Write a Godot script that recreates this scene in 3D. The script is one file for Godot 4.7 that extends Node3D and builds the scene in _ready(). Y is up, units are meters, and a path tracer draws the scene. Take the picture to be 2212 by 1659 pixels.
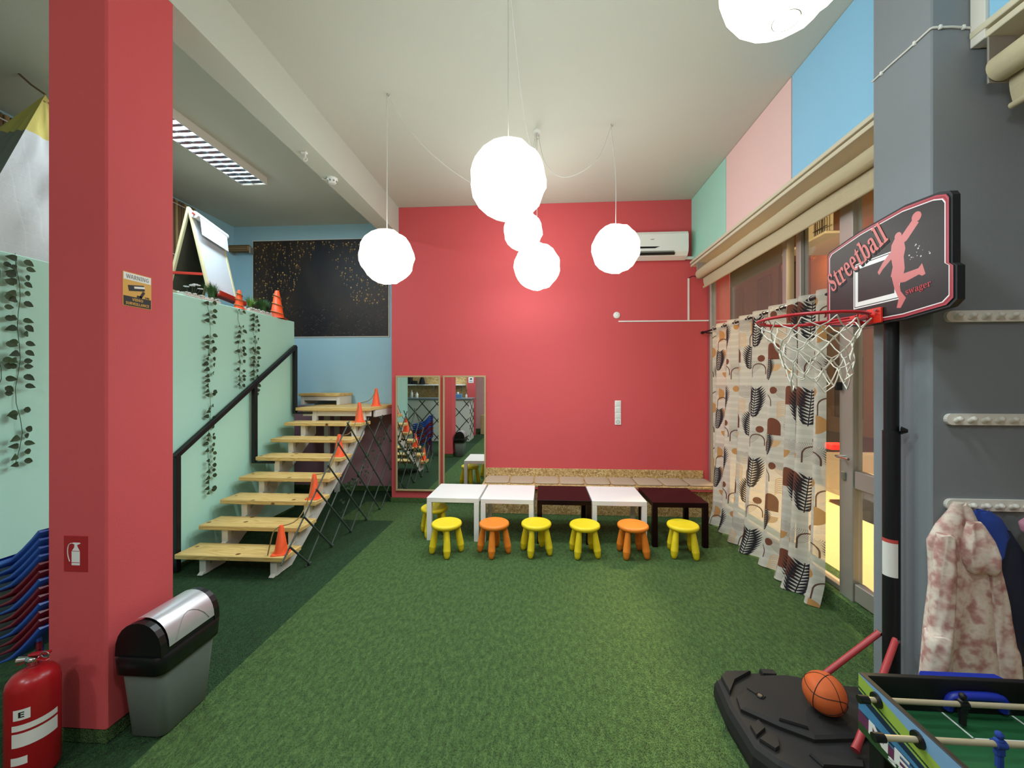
extends Node3D
# An indoor play room at night: red walls, turf floor, paper lanterns, a wooden stair to a gallery, a curtained shop front.

var M := {}
var used := {}
var rng := RandomNumberGenerator.new()

const CEIL := 4.07
const BACK := -5.2
const EXPOSURE := 1.0


func _ready() -> void:
	rng.seed = 20240
	camera_and_sky()
	materials()
	room_shell()
	shop_front()
	street()
	lighting()
	stairs_and_rail()
	tables_and_stools()
	bench_and_pads()
	back_wall_things()
	pillar_things()
	gallery_things()
	trellis_and_cones()
	curtains_and_blinds()
	basketball()
	football_table()
	racks_and_coats()
	behind_camera()


func camera_and_sky() -> void:
	var cam := Camera3D.new()
	cam.name = "camera"
	add_child(cam)
	cam.position = Vector3(0, 1.66, 0)
	cam.rotation_degrees = Vector3(0, 3.5, 0)
	var near := 0.05
	cam.set_frustum(2.0 * near * 829.5 / 830.0, Vector2(-16.0 / 830.0 * near, -4.5 / 830.0 * near), near, 200.0)
	cam.current = true
	var env := Environment.new()
	env.background_mode = Environment.BG_COLOR
	env.background_color = Color(0.02, 0.02, 0.03)
	env.tonemap_mode = Environment.TONE_MAPPER_LINEAR
	env.tonemap_exposure = EXPOSURE
	env.sdfgi_enabled = true
	env.ssao_enabled = true
	env.ssil_enabled = true
	var w := WorldEnvironment.new()
	w.name = "world_environment"
	w.environment = env
	add_child(w)


# ---------------------------------------------------------------- helpers

func numbered(n: String) -> String:
	if not used.has(n):
		used[n] = 0
		return n
	used[n] += 1
	return "%s_%03d" % [n, used[n]]


func S() -> SurfaceTool:
	var st := SurfaceTool.new()
	st.begin(Mesh.PRIMITIVE_TRIANGLES)
	return st


func flat(st: SurfaceTool) -> void:
	st.set_smooth_group(-1)


func soft(st: SurfaceTool) -> void:
	st.set_smooth_group(0)


func tri(st: SurfaceTool, a: Vector3, b: Vector3, c: Vector3) -> void:
	st.add_vertex(a)
	st.add_vertex(c)
	st.add_vertex(b)


func face(st: SurfaceTool, pts: Array, out: Vector3) -> void:
	var n: Vector3 = (pts[1] - pts[0]).cross(pts[2] - pts[0])
	var q: Array = pts.duplicate()
	if n.dot(out) < 0.0:
		q.reverse()
	for i in range(1, q.size() - 1):
		tri(st, q[0], q[i], q[i + 1])


# a box with chamfered edges
func bx(st: SurfaceTool, c: Vector3, s: Vector3, bev := 0.0, b := Basis()) -> void:
	flat(st)
	var h := s * 0.5
	if bev <= 0.0:
		for ax in 3:
			for sg in [-1.0, 1.0]:
				var o := Vector3.ZERO
				o[ax] = sg
				var pts := []
				for k in [[-1, -1], [1, -1], [1, 1], [-1, 1]]:
					var p := Vector3.ZERO
					p[ax] = sg * h[ax]
					p[(ax + 1) % 3] = k[0] * h[(ax + 1) % 3]
					p[(ax + 2) % 3] = k[1] * h[(ax + 2) % 3]
					pts.append(c + b * p)
				face(st, pts, b * o)
		return
	var P := func(sg: Vector3, ax: int) -> Vector3:
		var p := Vector3(sg.x * (h.x - bev), sg.y * (h.y - bev), sg.z * (h.z - bev))
		p[ax] = sg[ax] * h[ax]
		return c + b * p
	for ax in 3:
		for sg in [-1.0, 1.0]:
			var pts := []
			for k in [[-1, -1], [1, -1], [1, 1], [-1, 1]]:
				var s3 := Vector3.ZERO
				s3[ax] = sg
				s3[(ax + 1) % 3] = k[0]
				s3[(ax + 2) % 3] = k[1]
				pts.append(P.call(s3, ax))
			var o := Vector3.ZERO
			o[ax] = sg
			face(st, pts, b * o)
	for ax in 3:
		var a1 := (ax + 1) % 3
		var a2 := (ax + 2) % 3
		for k in [[-1, -1], [1, -1], [1, 1], [-1, 1]]:
			var lo := Vector3.ZERO
			lo[a1] = k[0]
			lo[a2] = k[1]
			var hi := lo
			lo[ax] = -1
			hi[ax] = 1
			var o := Vector3.ZERO
			o[a1] = k[0]
			o[a2] = k[1]
			face(st, [P.call(lo, a1), P.call(hi, a1), P.call(hi, a2), P.call(lo, a2)], b * o)
	for x in [-1.0, 1.0]:
		for y in [-1.0, 1.0]:
			for z in [-1.0, 1.0]:
				var s3 := Vector3(x, y, z)
				face(st, [P.call(s3, 0), P.call(s3, 1), P.call(s3, 2)], b * s3)


# a box by its two far corners
func span(st: SurfaceTool, a: Vector3, b: Vector3, bev := 0.0) -> void:
	bx(st, (a + b) * 0.5, (b - a).abs(), bev)


# a round bar through points; r a number or one number for each point
func tube(st: SurfaceTool, pts: Array, r, seg := 8, closed := false) -> void:
	soft(st)
	var n := pts.size()
	var rings := []
	var nor := Vector3.ZERO
	for i in n:
		var a: Vector3 = pts[(i - 1 + n) % n] if closed else pts[maxi(i - 1, 0)]
		var b: Vector3 = pts[(i + 1) % n] if closed else pts[mini(i + 1, n - 1)]
		var t := (b - a).normalized()
		if nor == Vector3.ZERO:
			nor = t.cross(Vector3.UP if absf(t.y) < 0.9 else Vector3.RIGHT).normalized()
		nor = (nor - t * nor.dot(t)).normalized()
		var bi := t.cross(nor)
		var rr: float = r[i] if r is Array else r
		var ring := []
		for j in seg:
			var q := TAU * j / seg
			ring.append(pts[i] + (nor * cos(q) + bi * sin(q)) * rr)
		rings.append(ring)
	loft(st, rings, closed)
	if not closed:
		flat(st)
		cap(st, rings[0], pts[0] - pts[1])
		cap(st, rings[n - 1], pts[n - 1] - pts[n - 2])


func cap(st: SurfaceTool, ring: Array, out: Vector3) -> void:
	face(st, ring, out)


func loft(st: SurfaceTool, rings: Array, closed := false, open_ring := false) -> void:
	var n := rings.size()
	for i in (n if closed else n - 1):
		var a: Array = rings[i]
		var b: Array = rings[(i + 1) % n]
		var m := a.size()
		for j in (m - 1 if open_ring else m):
			var k := (j + 1) % m
			tri(st, a[j], a[k], b[k])
			tri(st, a[j], b[k], b[j])


# a turned shape: prof holds (radius, height) from bottom to top
func lathe(st: SurfaceTool, prof: Array, seg := 16, xf := Transform3D()) -> void:
	soft(st)
	var rings := []
	for p in prof:
		var ring := []
		for j in seg:
			var q := -TAU * j / seg
			ring.append(xf * Vector3(p.x * cos(q), p.y, p.x * sin(q)))
		rings.append(ring)
	loft(st, rings)
	flat(st)
	cap(st, rings[0], xf.basis * Vector3.DOWN)
	cap(st, rings[rings.size() - 1], xf.basis * Vector3.UP)


# a polygon in local xy, pulled out along local z from 0 to h
func prism(st: SurfaceTool, poly: Array, h: float, xf := Transform3D()) -> void:
	flat(st)
	var pv := PackedVector2Array(poly)
	var ix := Geometry2D.triangulate_polygon(pv)
	var fz := xf.basis * Vector3(0, 0, 1)
	for i in range(0, ix.size(), 3):
		var f := []
		var g := []
		for k in 3:
			var p: Vector2 = pv[ix[i + k]]
			f.append(xf * Vector3(p.x, p.y, h))
			g.append(xf * Vector3(p.x, p.y, 0))
		face(st, f, fz)
		face(st, g, -fz)
	var cw := Geometry2D.is_polygon_clockwise(pv)
	for i in pv.size():
		var a: Vector2 = pv[i]
		var b: Vector2 = pv[(i + 1) % pv.size()]
		var o := Vector3(b.y - a.y, a.x - b.x, 0) * (-1.0 if cw else 1.0)
		face(st, [xf * Vector3(a.x, a.y, 0), xf * Vector3(b.x, b.y, 0), xf * Vector3(b.x, b.y, h), xf * Vector3(a.x, a.y, h)], xf.basis * o)


# a four-cornered sheet with texture coordinates: lower left, lower right, upper right, upper left as seen from its front
func sheet(st: SurfaceTool, p: Array) -> void:
	flat(st)
	var uv := [Vector2(0, 1), Vector2(1, 1), Vector2(1, 0), Vector2(0, 0)]
	for i in [0, 2, 1, 0, 3, 2]:
		st.set_uv(uv[i])
		st.add_vertex(p[i])


# rows of points with texture coordinates
func gridded(st: SurfaceTool, rows: Array, uvs: Array) -> void:
	soft(st)
	for i in rows.size() - 1:
		for j in rows[i].size() - 1:
			for k in [[0, 0], [1, 1], [0, 1], [0, 0], [1, 0], [1, 1]]:
				st.set_uv(uvs[i + k[0]][j + k[1]])
				st.add_vertex(rows[i + k[0]][j + k[1]])


func obj(called: String, st: SurfaceTool, m: Material, parent: Node3D = null) -> MeshInstance3D:
	st.generate_normals()
	var o := MeshInstance3D.new()
	o.mesh = st.commit()
	o.mesh.surface_set_material(0, m)
	return put(called, o, parent)


func put(called: String, o: MeshInstance3D, parent: Node3D = null) -> MeshInstance3D:
	if parent == null:
		o.name = numbered(called)
		add_child(o)
	else:
		o.name = called
		parent.add_child(o, true)
	return o


# like obj, but the shape is given in the room's axes
func wobj(called: String, st: SurfaceTool, m: Material, parent: Node3D) -> MeshInstance3D:
	var o := obj(called, st, m, parent)
	o.global_transform = Transform3D()
	return o


func thing(called: String, label: String, category: String, at := Vector3.ZERO, turn := 0.0, group := "") -> Node3D:
	var o := Node3D.new()
	o.name = numbered(called)
	add_child(o)
	o.position = at
	o.rotation.y = turn
	return tag(o, label, category, group)


func tag(o: Node3D, label: String, category: String, group := "") -> Node3D:
	o.set_meta("label", label)
	o.set_meta("category", category)
	if group != "":
		o.set_meta("group", group)
	return o


func struct(called: String, st: SurfaceTool, m: Material, label := "") -> MeshInstance3D:
	var o := obj(called, st, m)
	o.set_meta("kind", "structure")
	if label != "":
		o.set_meta("label", label)
	return o


func struct_root(called: String, label: String) -> Node3D:
	var o := Node3D.new()
	o.name = numbered(called)
	add_child(o)
	o.set_meta("kind", "structure")
	o.set_meta("label", label)
	return o


func dup(root: Node3D, called: String, label: String, at: Vector3, turn := 0.0) -> Node3D:
	var r: Node3D = root.duplicate()
	r.name = numbered(called)
	add_child(r)
	r.position = at
	r.rotation.y = turn
	r.set_meta("label", label)
	return r


# raised lettering; fits the words into a width and a height, centred on the place
func words(called: String, s: String, size: Vector2, m: Material, parent: Node3D, xf: Transform3D, bold := true, serif := false) -> MeshInstance3D:
	var t := TextMesh.new()
	var f := SystemFont.new()
	f.font_names = PackedStringArray(["Droid Serif" if serif else "Droid Sans"])
	f.font_weight = 700 if bold else 400
	t.font = f
	t.text = s
	t.font_size = 48
	t.pixel_size = 0.01
	t.depth = 0.01
	t.curve_step = 1.5
	t.material = m
	var o := MeshInstance3D.new()
	o.mesh = t
	put(called, o, parent)
	var a := t.get_aabb()
	var k := Vector3(size.x / a.size.x, size.y / a.size.y, 0.1)
	var mid := a.get_center()
	o.transform = xf * Transform3D(Basis.from_scale(k), -Vector3(mid.x * k.x, mid.y * k.y, 0))
	return o


func turned_y(deg: float, at: Vector3) -> Transform3D:
	return Transform3D(Basis(Vector3.UP, deg_to_rad(deg)), at)


# ---------------------------------------------------------------- materials and computed textures

func mk(hex: String, rough := 0.8, metal := 0.0) -> StandardMaterial3D:
	var m := StandardMaterial3D.new()
	m.albedo_color = Color(hex)
	m.roughness = rough
	m.metallic = metal
	return m


func noise(freq: float, sd := 1, kind := FastNoiseLite.TYPE_SIMPLEX_SMOOTH, oct := 4) -> FastNoiseLite:
	var n := FastNoiseLite.new()
	n.noise_type = kind
	n.frequency = freq
	n.seed = sd
	n.fractal_octaves = oct
	return n


func noise_tex(n: FastNoiseLite, side: int, ramp: Array = [], bump := 0.0) -> NoiseTexture2D:
	var t := NoiseTexture2D.new()
	t.width = side
	t.height = side
	t.seamless = true
	t.noise = n
	t.generate_mipmaps = false
	if bump > 0.0:
		t.as_normal_map = true
		t.bump_strength = bump
	if ramp.size():
		var g := Gradient.new()
		var off := PackedFloat32Array()
		var col := PackedColorArray()
		for r in ramp:
			off.append(r[0])
			col.append(Color(r[1]))
		g.offsets = off
		g.colors = col
		t.color_ramp = g
	return t


func tri_map(m: StandardMaterial3D, per_metre: Vector3, world := true) -> StandardMaterial3D:
	m.uv1_triplanar = true
	m.uv1_world_triplanar = world
	m.uv1_triplanar_sharpness = 8.0
	m.uv1_scale = per_metre
	return m


func with_bump(m: StandardMaterial3D, t: Texture2D, k: float) -> StandardMaterial3D:
	m.normal_enabled = true
	m.normal_texture = t
	m.normal_scale = k
	return m


func tex_of(im: Image) -> ImageTexture:
	return ImageTexture.create_from_image(im)


func new_image(w: int, h: int, c: Color) -> Image:
	var im := Image.create(w, h, false, Image.FORMAT_RGBA8)
	im.fill(c)
	return im


func draw_poly(im: Image, poly: Array, c: Color) -> void:
	var pv := PackedVector2Array(poly)
	var lo: Vector2 = pv[0]
	var hi: Vector2 = pv[0]
	for p in pv:
		lo = lo.min(p)
		hi = hi.max(p)
	for y in range(maxi(0, int(lo.y)), mini(im.get_height(), int(hi.y) + 1)):
		var xs := []
		var yy := y + 0.5
		for i in pv.size():
			var a: Vector2 = pv[i]
			var b: Vector2 = pv[(i + 1) % pv.size()]
			if (a.y <= yy) != (b.y <= yy):
				xs.append(a.x + (yy - a.y) / (b.y - a.y) * (b.x - a.x))
		xs.sort()
		for k in range(0, xs.size() - 1, 2):
			var x0 := maxi(0, int(round(xs[k])))
			var x1 := mini(im.get_width(), int(round(xs[k + 1])))
			if x1 > x0:
				im.fill_rect(Rect2i(x0, y, x1 - x0, 1), c)


func draw_disc(im: Image, c: Vector2, r: float, col: Color, a0 := 0.0, a1 := TAU) -> void:
	var pts := []
	for i in 33:
		var q := lerpf(a0, a1, i / 32.0)
		pts.append(c + Vector2(cos(q), sin(q)) * r)
	draw_poly(im, pts, col)


func draw_line(im: Image, a: Vector2, b: Vector2, w: float, col: Color) -> void:
	var n := (b - a).orthogonal().normalized() * w * 0.5
	draw_poly(im, [a + n, b + n, b - n, a - n], col)


func draw_arc(im: Image, c: Vector2, r: float, w: float, col: Color, a0: float, a1: float) -> void:
	var pts := []
	for i in 25:
		var q := lerpf(a0, a1, i / 24.0)
		pts.append(c + Vector2(cos(q), sin(q)) * (r + w * 0.5))
	for i in 25:
		var q := lerpf(a1, a0, i / 24.0)
		pts.append(c + Vector2(cos(q), sin(q)) * (r - w * 0.5))
	draw_poly(im, pts, col)


func materials() -> void:
	var plaster := noise_tex(noise(0.06, 3, FastNoiseLite.TYPE_SIMPLEX_SMOOTH, 5), 512, [], 6.0)
	for a in [["red", "cf5052"], ["teal", "bcf0dc"], ["blue_wall", "a6ccd8"], ["mauve", "b98a92"], ["ceiling", "c3c4b4"], ["grey_wall", "82878a"],
			["panel_teal", "a6dcc8"], ["panel_pink", "f0cbc5"], ["panel_blue", "93cbea"], ["white_wall", "e6e2d8"], ["rose_wall", "dfa9a6"], ["cream", "d9cfb4"]]:
		var m := mk(a[1], 0.75)
		tri_map(with_bump(m, plaster, 0.12), Vector3.ONE * 3.7)
		M[a[0]] = m
	# turf: short pile, two rolls laid with the pile in different directions
	var tb := noise_tex(noise(0.42, 9, FastNoiseLite.TYPE_SIMPLEX, 2), 2048, [], 10.0)
	tb.seamless = false
	var tc := noise(0.06, 5, FastNoiseLite.TYPE_SIMPLEX, 5)
	tc.fractal_gain = 0.85
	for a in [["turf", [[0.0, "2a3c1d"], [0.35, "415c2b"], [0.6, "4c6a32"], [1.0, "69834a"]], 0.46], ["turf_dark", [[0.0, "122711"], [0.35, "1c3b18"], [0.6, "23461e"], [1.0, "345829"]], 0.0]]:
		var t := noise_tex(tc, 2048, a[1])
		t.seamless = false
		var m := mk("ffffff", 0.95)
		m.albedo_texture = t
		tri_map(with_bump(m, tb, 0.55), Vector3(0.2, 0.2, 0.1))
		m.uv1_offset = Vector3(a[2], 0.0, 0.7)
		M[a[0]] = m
	# pine boards
	var im := new_image(1024, 512, Color("c9a566"))
	var gn := noise(0.004, 21, FastNoiseLite.TYPE_SIMPLEX, 2)
	for y in 512:
		for x in range(0, 1024, 4):
			var w := gn.get_noise_2d(x * 0.5, y * 2.0) * 30.0
			var g := 0.5 + 0.5 * sin((y + w) * 0.22 + 2.0 * gn.get_noise_2d(x * 0.2, y * 6.0 + 900.0))
			var c := Color("e6c27c").lerp(Color("cfa35a"), pow(g, 3.0) * 0.8)
			im.fill_rect(Rect2i(x, y, 4, 1), c)
	for k in 9:
		var c := Vector2(rng.randf_range(30, 990), rng.randf_range(20, 490))
		var r := rng.randf_range(8, 15)
		draw_disc(im, c, r + 4, Color("bd9050"))
		draw_disc(im, c, r, Color("7d5528"))
		draw_disc(im, c, r * 0.5, Color("5e3d1c"))
	var pine := mk("ffffff", 0.45)
	pine.albedo_texture = tex_of(im)
	M.pine = tri_map(pine, Vector3(0.75, 1.5, 1.5))
	# strand board
	im = new_image(1024, 1024, Color("b8935c"))
	var strands := ["c9a76d", "b58d55", "d7b981", "a07a45", "c39c60", "8e6a3a", "e0c693"]
	for k in 5200:
		var p := Vector2(rng.randf_range(0, 1024), rng.randf_range(0, 1024))
		var q := rng.randf_range(0, TAU)
		var l := rng.randf_range(14, 46)
		var wd := rng.randf_range(4, 12)
		var d := Vector2(cos(q), sin(q)) * l
		var n := Vector2(-sin(q), cos(q)) * wd
		var col := Color(strands[rng.randi() % strands.size()])
		draw_poly(im, [p - d - n * 0.4, p - d * 0.6 + n * 0.5, p + d * 0.8 + n * 0.5, p + d, p + d * 0.5 - n * 0.5], col)
	var osb := mk("ffffff", 0.6)
	osb.albedo_texture = tex_of(im)
	M.osb = tri_map(osb, Vector3.ONE * 1.1)
	# cloths
	var weave := noise_tex(noise(0.35, 12, FastNoiseLite.TYPE_SIMPLEX, 2), 256, [], 8.0)
	for a in [["pad", "c3a98c"], ["blind", "d6c7a2"], ["tent_white", "d6d3d0"], ["tent_shade", "8d8a80"], ["tent_yellow", "d9c469"], ["navy", "1a2138"], ["royal", "23449c"], ["purple", "6a4270"], ["pink_cloth", "c98a9c"], ["felt", "18161a"]]:
		var m := mk(a[1], 0.9)
		m.rim_enabled = true
		m.rim = 0.2
		M[a[0]] = tri_map(with_bump(m, weave, 0.5), Vector3.ONE * 9.0)
	var dye := mk("ffffff", 0.95)
	dye.albedo_texture = noise_tex(noise(0.018, 44, FastNoiseLite.TYPE_SIMPLEX, 4), 512, [[0.0, "a87468"], [0.3, "c0948a"], [0.5, "d8c0b0"], [0.72, "e2d3c2"], [1.0, "cdaa9c"]])
	M.tie_dye = tri_map(dye, Vector3.ONE * 1.1)
	# plain ones
	for a in [["white_lacquer", "efeae4", 0.3, 0.0], ["dark_lacquer", "1d0b0d", 0.32, 0.0], ["white_paint", "e6e0d4", 0.55, 0.0], ["black_metal", "16171a", 0.45, 0.2], ["yellow_plastic", "f0d21c", 0.5, 0.0], ["orange_plastic", "f08426", 0.5, 0.0],
			["white_plastic", "ebe8e0", 0.4, 0.0], ["cord", "d8d6cc", 0.6, 0.0], ["black_plastic", "0e0e10", 0.32, 0.0], ["black_rough", "1a1815", 0.75, 0.0], ["bin_grey", "687068", 0.5, 0.0], ["silver", "c3c3c4", 0.28, 0.55],
			["red_paint", "a3161c", 0.28, 0.0], ["label_white", "e4e0d6", 0.6, 0.0], ["chrome", "c9cacb", 0.15, 1.0], ["steel", "a9a8a2", 0.35, 0.9], ["rod_metal", "c4b594", 0.4, 0.35], ["alu", "b4ada3", 0.42, 0.6], ["cone", "ff5a22", 0.5, 0.0], ["jute", "8d7448", 0.95, 0.0],
			["trellis", "3f4a40", 0.6, 0.0], ["leaf", "2c4026", 0.65, 0.0], ["leaf_mid", "3a5230", 0.65, 0.0], ["leaf_bright", "6f9c40", 0.6, 0.0], ["grass_leaf", "3f6a34", 0.6, 0.0], ["stone_white", "dcd6cc", 0.85, 0.0], ["terracotta", "9c4a34", 0.8, 0.0],
			["easel_wood", "e3d7a8", 0.55, 0.0], ["easel_red", "c8321f", 0.45, 0.0], ["slate", "55503f", 0.8, 0.0], ["paper", "e9eaea", 0.8, 0.0], ["board_white", "dfe6ea", 0.35, 0.0], ["bamboo", "6e5534", 0.7, 0.0], ["bamboo_pale", "a5865a", 0.7, 0.0],
			["oak", "b59a70", 0.5, 0.0], ["rim_red", "b8202a", 0.35, 0.0], ["strut_red", "b03a3c", 0.4, 0.0], ["bracket_red", "e0301e", 0.4, 0.0], ["net", "e8e2d2", 0.9, 0.0], ["ball", "dc6428", 0.6, 0.0], ["rubber", "18171a", 0.55, 0.0],
			["chair_blue", "2a4f9e", 0.35, 0.0], ["chair_maroon", "6e1426", 0.35, 0.0], ["chair_pink", "c2327e", 0.4, 0.0], ["sign_red", "a81a1e", 0.6, 0.0], ["sign_yellow", "d9a02c", 0.5, 0.0], ["print_black", "14110f", 0.6, 0.0], ["print_grey", "8d8a80", 0.6, 0.0],
			["print_red", "b3353c", 0.5, 0.0], ["print_pink", "d8756f", 0.5, 0.0], ["print_white", "e9e6e0", 0.5, 0.0], ["football_green", "1c5a30", 0.6, 0.0], ["goal_blue", "1d2f9e", 0.4, 0.0], ["football_black", "0c0c0d", 0.5, 0.0],
			["dot_red", "c2473e", 0.7, 0.0], ["glass_bottle", "d4dadd", 0.2, 0.0], ["box_blue", "5f92c4", 0.6, 0.0], ["hat", "0d0c0e", 0.9, 0.0], ["counter_white", "d8d6cc", 0.6, 0.0], ["counter_top", "6c7378", 0.35, 0.0],
			["pavement", "c8b48c", 0.85, 0.0], ["road", "3a3836", 0.9, 0.0], ["facade", "8a7052", 0.9, 0.0], ["facade_dark", "4a3a34", 0.9, 0.0], ["car_paint", "8f8b84", 0.25, 0.3], ["tyre", "0c0c0c", 0.8, 0.0]]:
		M[a[0]] = mk(a[1], a[2], a[3])
	M.dark_lacquer.metallic_specular = 0.25
	M.leaf.backlight_enabled = true
	M.leaf.backlight = Color(0.05, 0.08, 0.03)
	M.leaf_bright.backlight_enabled = true
	M.leaf_bright.backlight = Color(0.1, 0.16, 0.04)
	with_bump(M.yellow_plastic, weave, 0.15)
	tri_map(M.yellow_plastic, Vector3.ONE * 6.0, false)
	tri_map(with_bump(M.ball, noise_tex(noise(0.5, 8, FastNoiseLite.TYPE_CELLULAR, 1), 256, [], 6.0), 0.6), Vector3.ONE * 8.0, false)
	var mirror := mk("eef2ef", 0.01, 1.0)
	M.mirror = mirror
	var glass := mk("aab4b0", 0.02)
	glass.transparency = BaseMaterial3D.TRANSPARENCY_ALPHA
	glass.albedo_color.a = 0.08
	glass.metallic_specular = 0.6
	M.glass = glass
	M.lantern = glow(Color(1.0, 0.985, 0.93), "f4f1e6", 1.9)
	M.tube_light = glow(Color(0.86, 0.95, 1.0), "f0f4f6", 12.0)
	M.tail_light = glow(Color(1.0, 0.06, 0.05), "c01010", 0.9)
	M.street_bulb = glow(Color(1.0, 0.72, 0.36), "fff0d0", 5.0)
	M.shop_light = glow(Color(1.0, 0.9, 0.62), "fff0d0", 1.0)


func glow(c: Color, hex: String, e: float) -> StandardMaterial3D:
	var m := mk(hex, 0.8)
	m.emission_enabled = true
	m.emission = c
	m.emission_energy_multiplier = e
	return m


# ---------------------------------------------------------------- the room

func room_shell() -> void:
	var st := S()
	span(st, Vector3(-1.775, -0.12, -5.25), Vector3(2.13, 0, 3.2))
	struct("floor", st, M.turf, "green artificial turf floor")
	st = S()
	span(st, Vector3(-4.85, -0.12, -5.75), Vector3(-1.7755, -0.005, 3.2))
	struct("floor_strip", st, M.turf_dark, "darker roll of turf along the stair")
	st = S()
	span(st, Vector3(-2.45, -0.05, -5.2), Vector3(-1.777, -0.001, -4.5), 0.002)
	struct("floor_offcut", st, M.turf, "small lighter offcut of turf by the red wall")
	st = S()
	span(st, Vector3(-4.95, CEIL, -5.85), Vector3(2.5, CEIL + 0.15, 3.35))
	struct("ceiling", st, M.ceiling)
	st = S()
	span(st, Vector3(-2.215, 3.70, -5.7), Vector3(-1.99, CEIL + 0.01, 3.2), 0.004)
	struct("ceiling_beam", st, M.ceiling, "white beam running under the ceiling")
	st = S()
	span(st, Vector3(-2.09, 0.06, -5.85), Vector3(2.45, CEIL, BACK), 0.003)
	struct("wall_back", st, M.red, "red wall behind the bench")
	st = S()
	span(st, Vector3(-4.95, 1.30, -5.85), Vector3(-2.09, CEIL, -5.7))
	struct("wall_alcove", st, M.blue_wall, "pale blue wall with the dark picture")
	st = S()
	span(st, Vector3(-4.95, 0.08, -5.85), Vector3(-2.09, 1.30, -5.7))
	struct("wall_under_landing", st, M.mauve, "mauve wall below the stair landing")
	st = S()
	span(st, Vector3(-3.37, 0.03, -4.845), Vector3(-3.25, 2.448, -1.4), 0.004)
	struct("wall_gallery", st, M.teal, "mint green gallery parapet wall")
	st = S()
	span(st, Vector3(-4.85, 2.18, -4.845), Vector3(-3.37, 2.3, -1.4))
	struct("floor_gallery", st, M.turf, "gallery floor behind the parapet")
	st = S()
	span(st, Vector3(-4.95, 0, -5.75), Vector3(-4.8, CEIL, 3.35))
	struct("wall_left", st, M.blue_wall)
	st = S()
	span(st, Vector3(-4.8, 0, -1.4), Vector3(-3.25, CEIL, -1.28))
	struct("wall_gallery_end", st, M.teal)
	st = S()
	span(st, Vector3(-4.95, 0, 3.2), Vector3(2.5, CEIL, 3.35))
	struct("wall_behind", st, M.rose_wall)
	# red pillar on its turf plinth
	st = S()
	span(st, Vector3(-2.287, 0.06, -1.965), Vector3(-1.995, 3.705, -1.64), 0.008)
	struct("pillar_red", st, M.red, "red square pillar under the beam")
	st = S()
	span(st, Vector3(-2.283, 0, -1.961), Vector3(-1.999, 0.06, -1.644))
	struct("baseboard_pillar", st, M.turf)
	# turf turned up as skirting
	st = S()
	span(st, Vector3(-2.1, 0, -5.3), Vector3(2.13, 0.06, -5.19), 0.003)
	struct("baseboard_back", st, M.turf)
	st = S()
	span(st, Vector3(-4.8, 0, -5.8), Vector3(-2.1, 0.08, -5.69), 0.003)
	struct("baseboard_alcove", st, M.turf)
	st = S()
	span(st, Vector3(-3.38, 0, -4.85), Vector3(-3.245, 0.03, -1.4), 0.003)
	struct("baseboard_gallery", st, M.turf)
	st = S()
	span(st, Vector3(2.11, -0.12, -5.2), Vector3(2.4, 0.13, -2.19), 0.004)
	struct("baseboard_right", st, M.turf, "turf covered sill below the shop window")
	# grey pillar
	st = S()
	span(st, Vector3(1.78, -0.1, -2.19), Vector3(2.45, CEIL, -1.875), 0.006)
	struct("pillar_grey", st, M.grey_wall, "dark grey pillar with the coat racks")
	# header over the windows: coloured panels with thin joints
	var h := struct_root("wall_right", "coloured panels above the shop windows")
	st = S()
	span(st, Vector3(1.972, 3.2, -5.2), Vector3(2.45, CEIL, -2.19))
	wobj("backing", st, M.cream, h)
	st = S()
	span(st, Vector3(1.972, 3.2, -1.875), Vector3(2.45, CEIL, 3.2))
	wobj("backing", st, M.cream, h)
	for a in [["panel_teal", -5.195, -4.245], ["panel_pink", -4.235, -3.158], ["panel_blue", -3.146, -2.195], ["panel_blue", -1.81, -0.6], ["panel_pink", -0.59, 0.7]]:
		st = S()
		span(st, Vector3(1.955, 3.247, a[1]), Vector3(1.98, CEIL - 0.004, a[2]), 0.002)
		wobj("panel", st, M[a[0]], h)
	var tr := struct_root("trim_1", "cream aluminium profile below the coloured panels")
	for a in [[-5.2, -2.19], [-1.87, 3.2]]:
		st = S()
		span(st, Vector3(1.935, 3.215, a[0]), Vector3(1.975, 3.245, a[1]), 0.003)
		wobj("profile", st, M.cream, tr)
		st = S()
		span(st, Vector3(1.945, 3.175, a[0]), Vector3(2.3, 3.205, a[1]), 0.003)
		wobj("soffit", st, M.cream, tr)
	st = S()
	span(st, Vector3(1.94, 3.175, -1.872), Vector3(1.985, CEIL, -1.812), 0.003)
	wobj("corner_strip", st, M.white_paint, tr)


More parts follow.
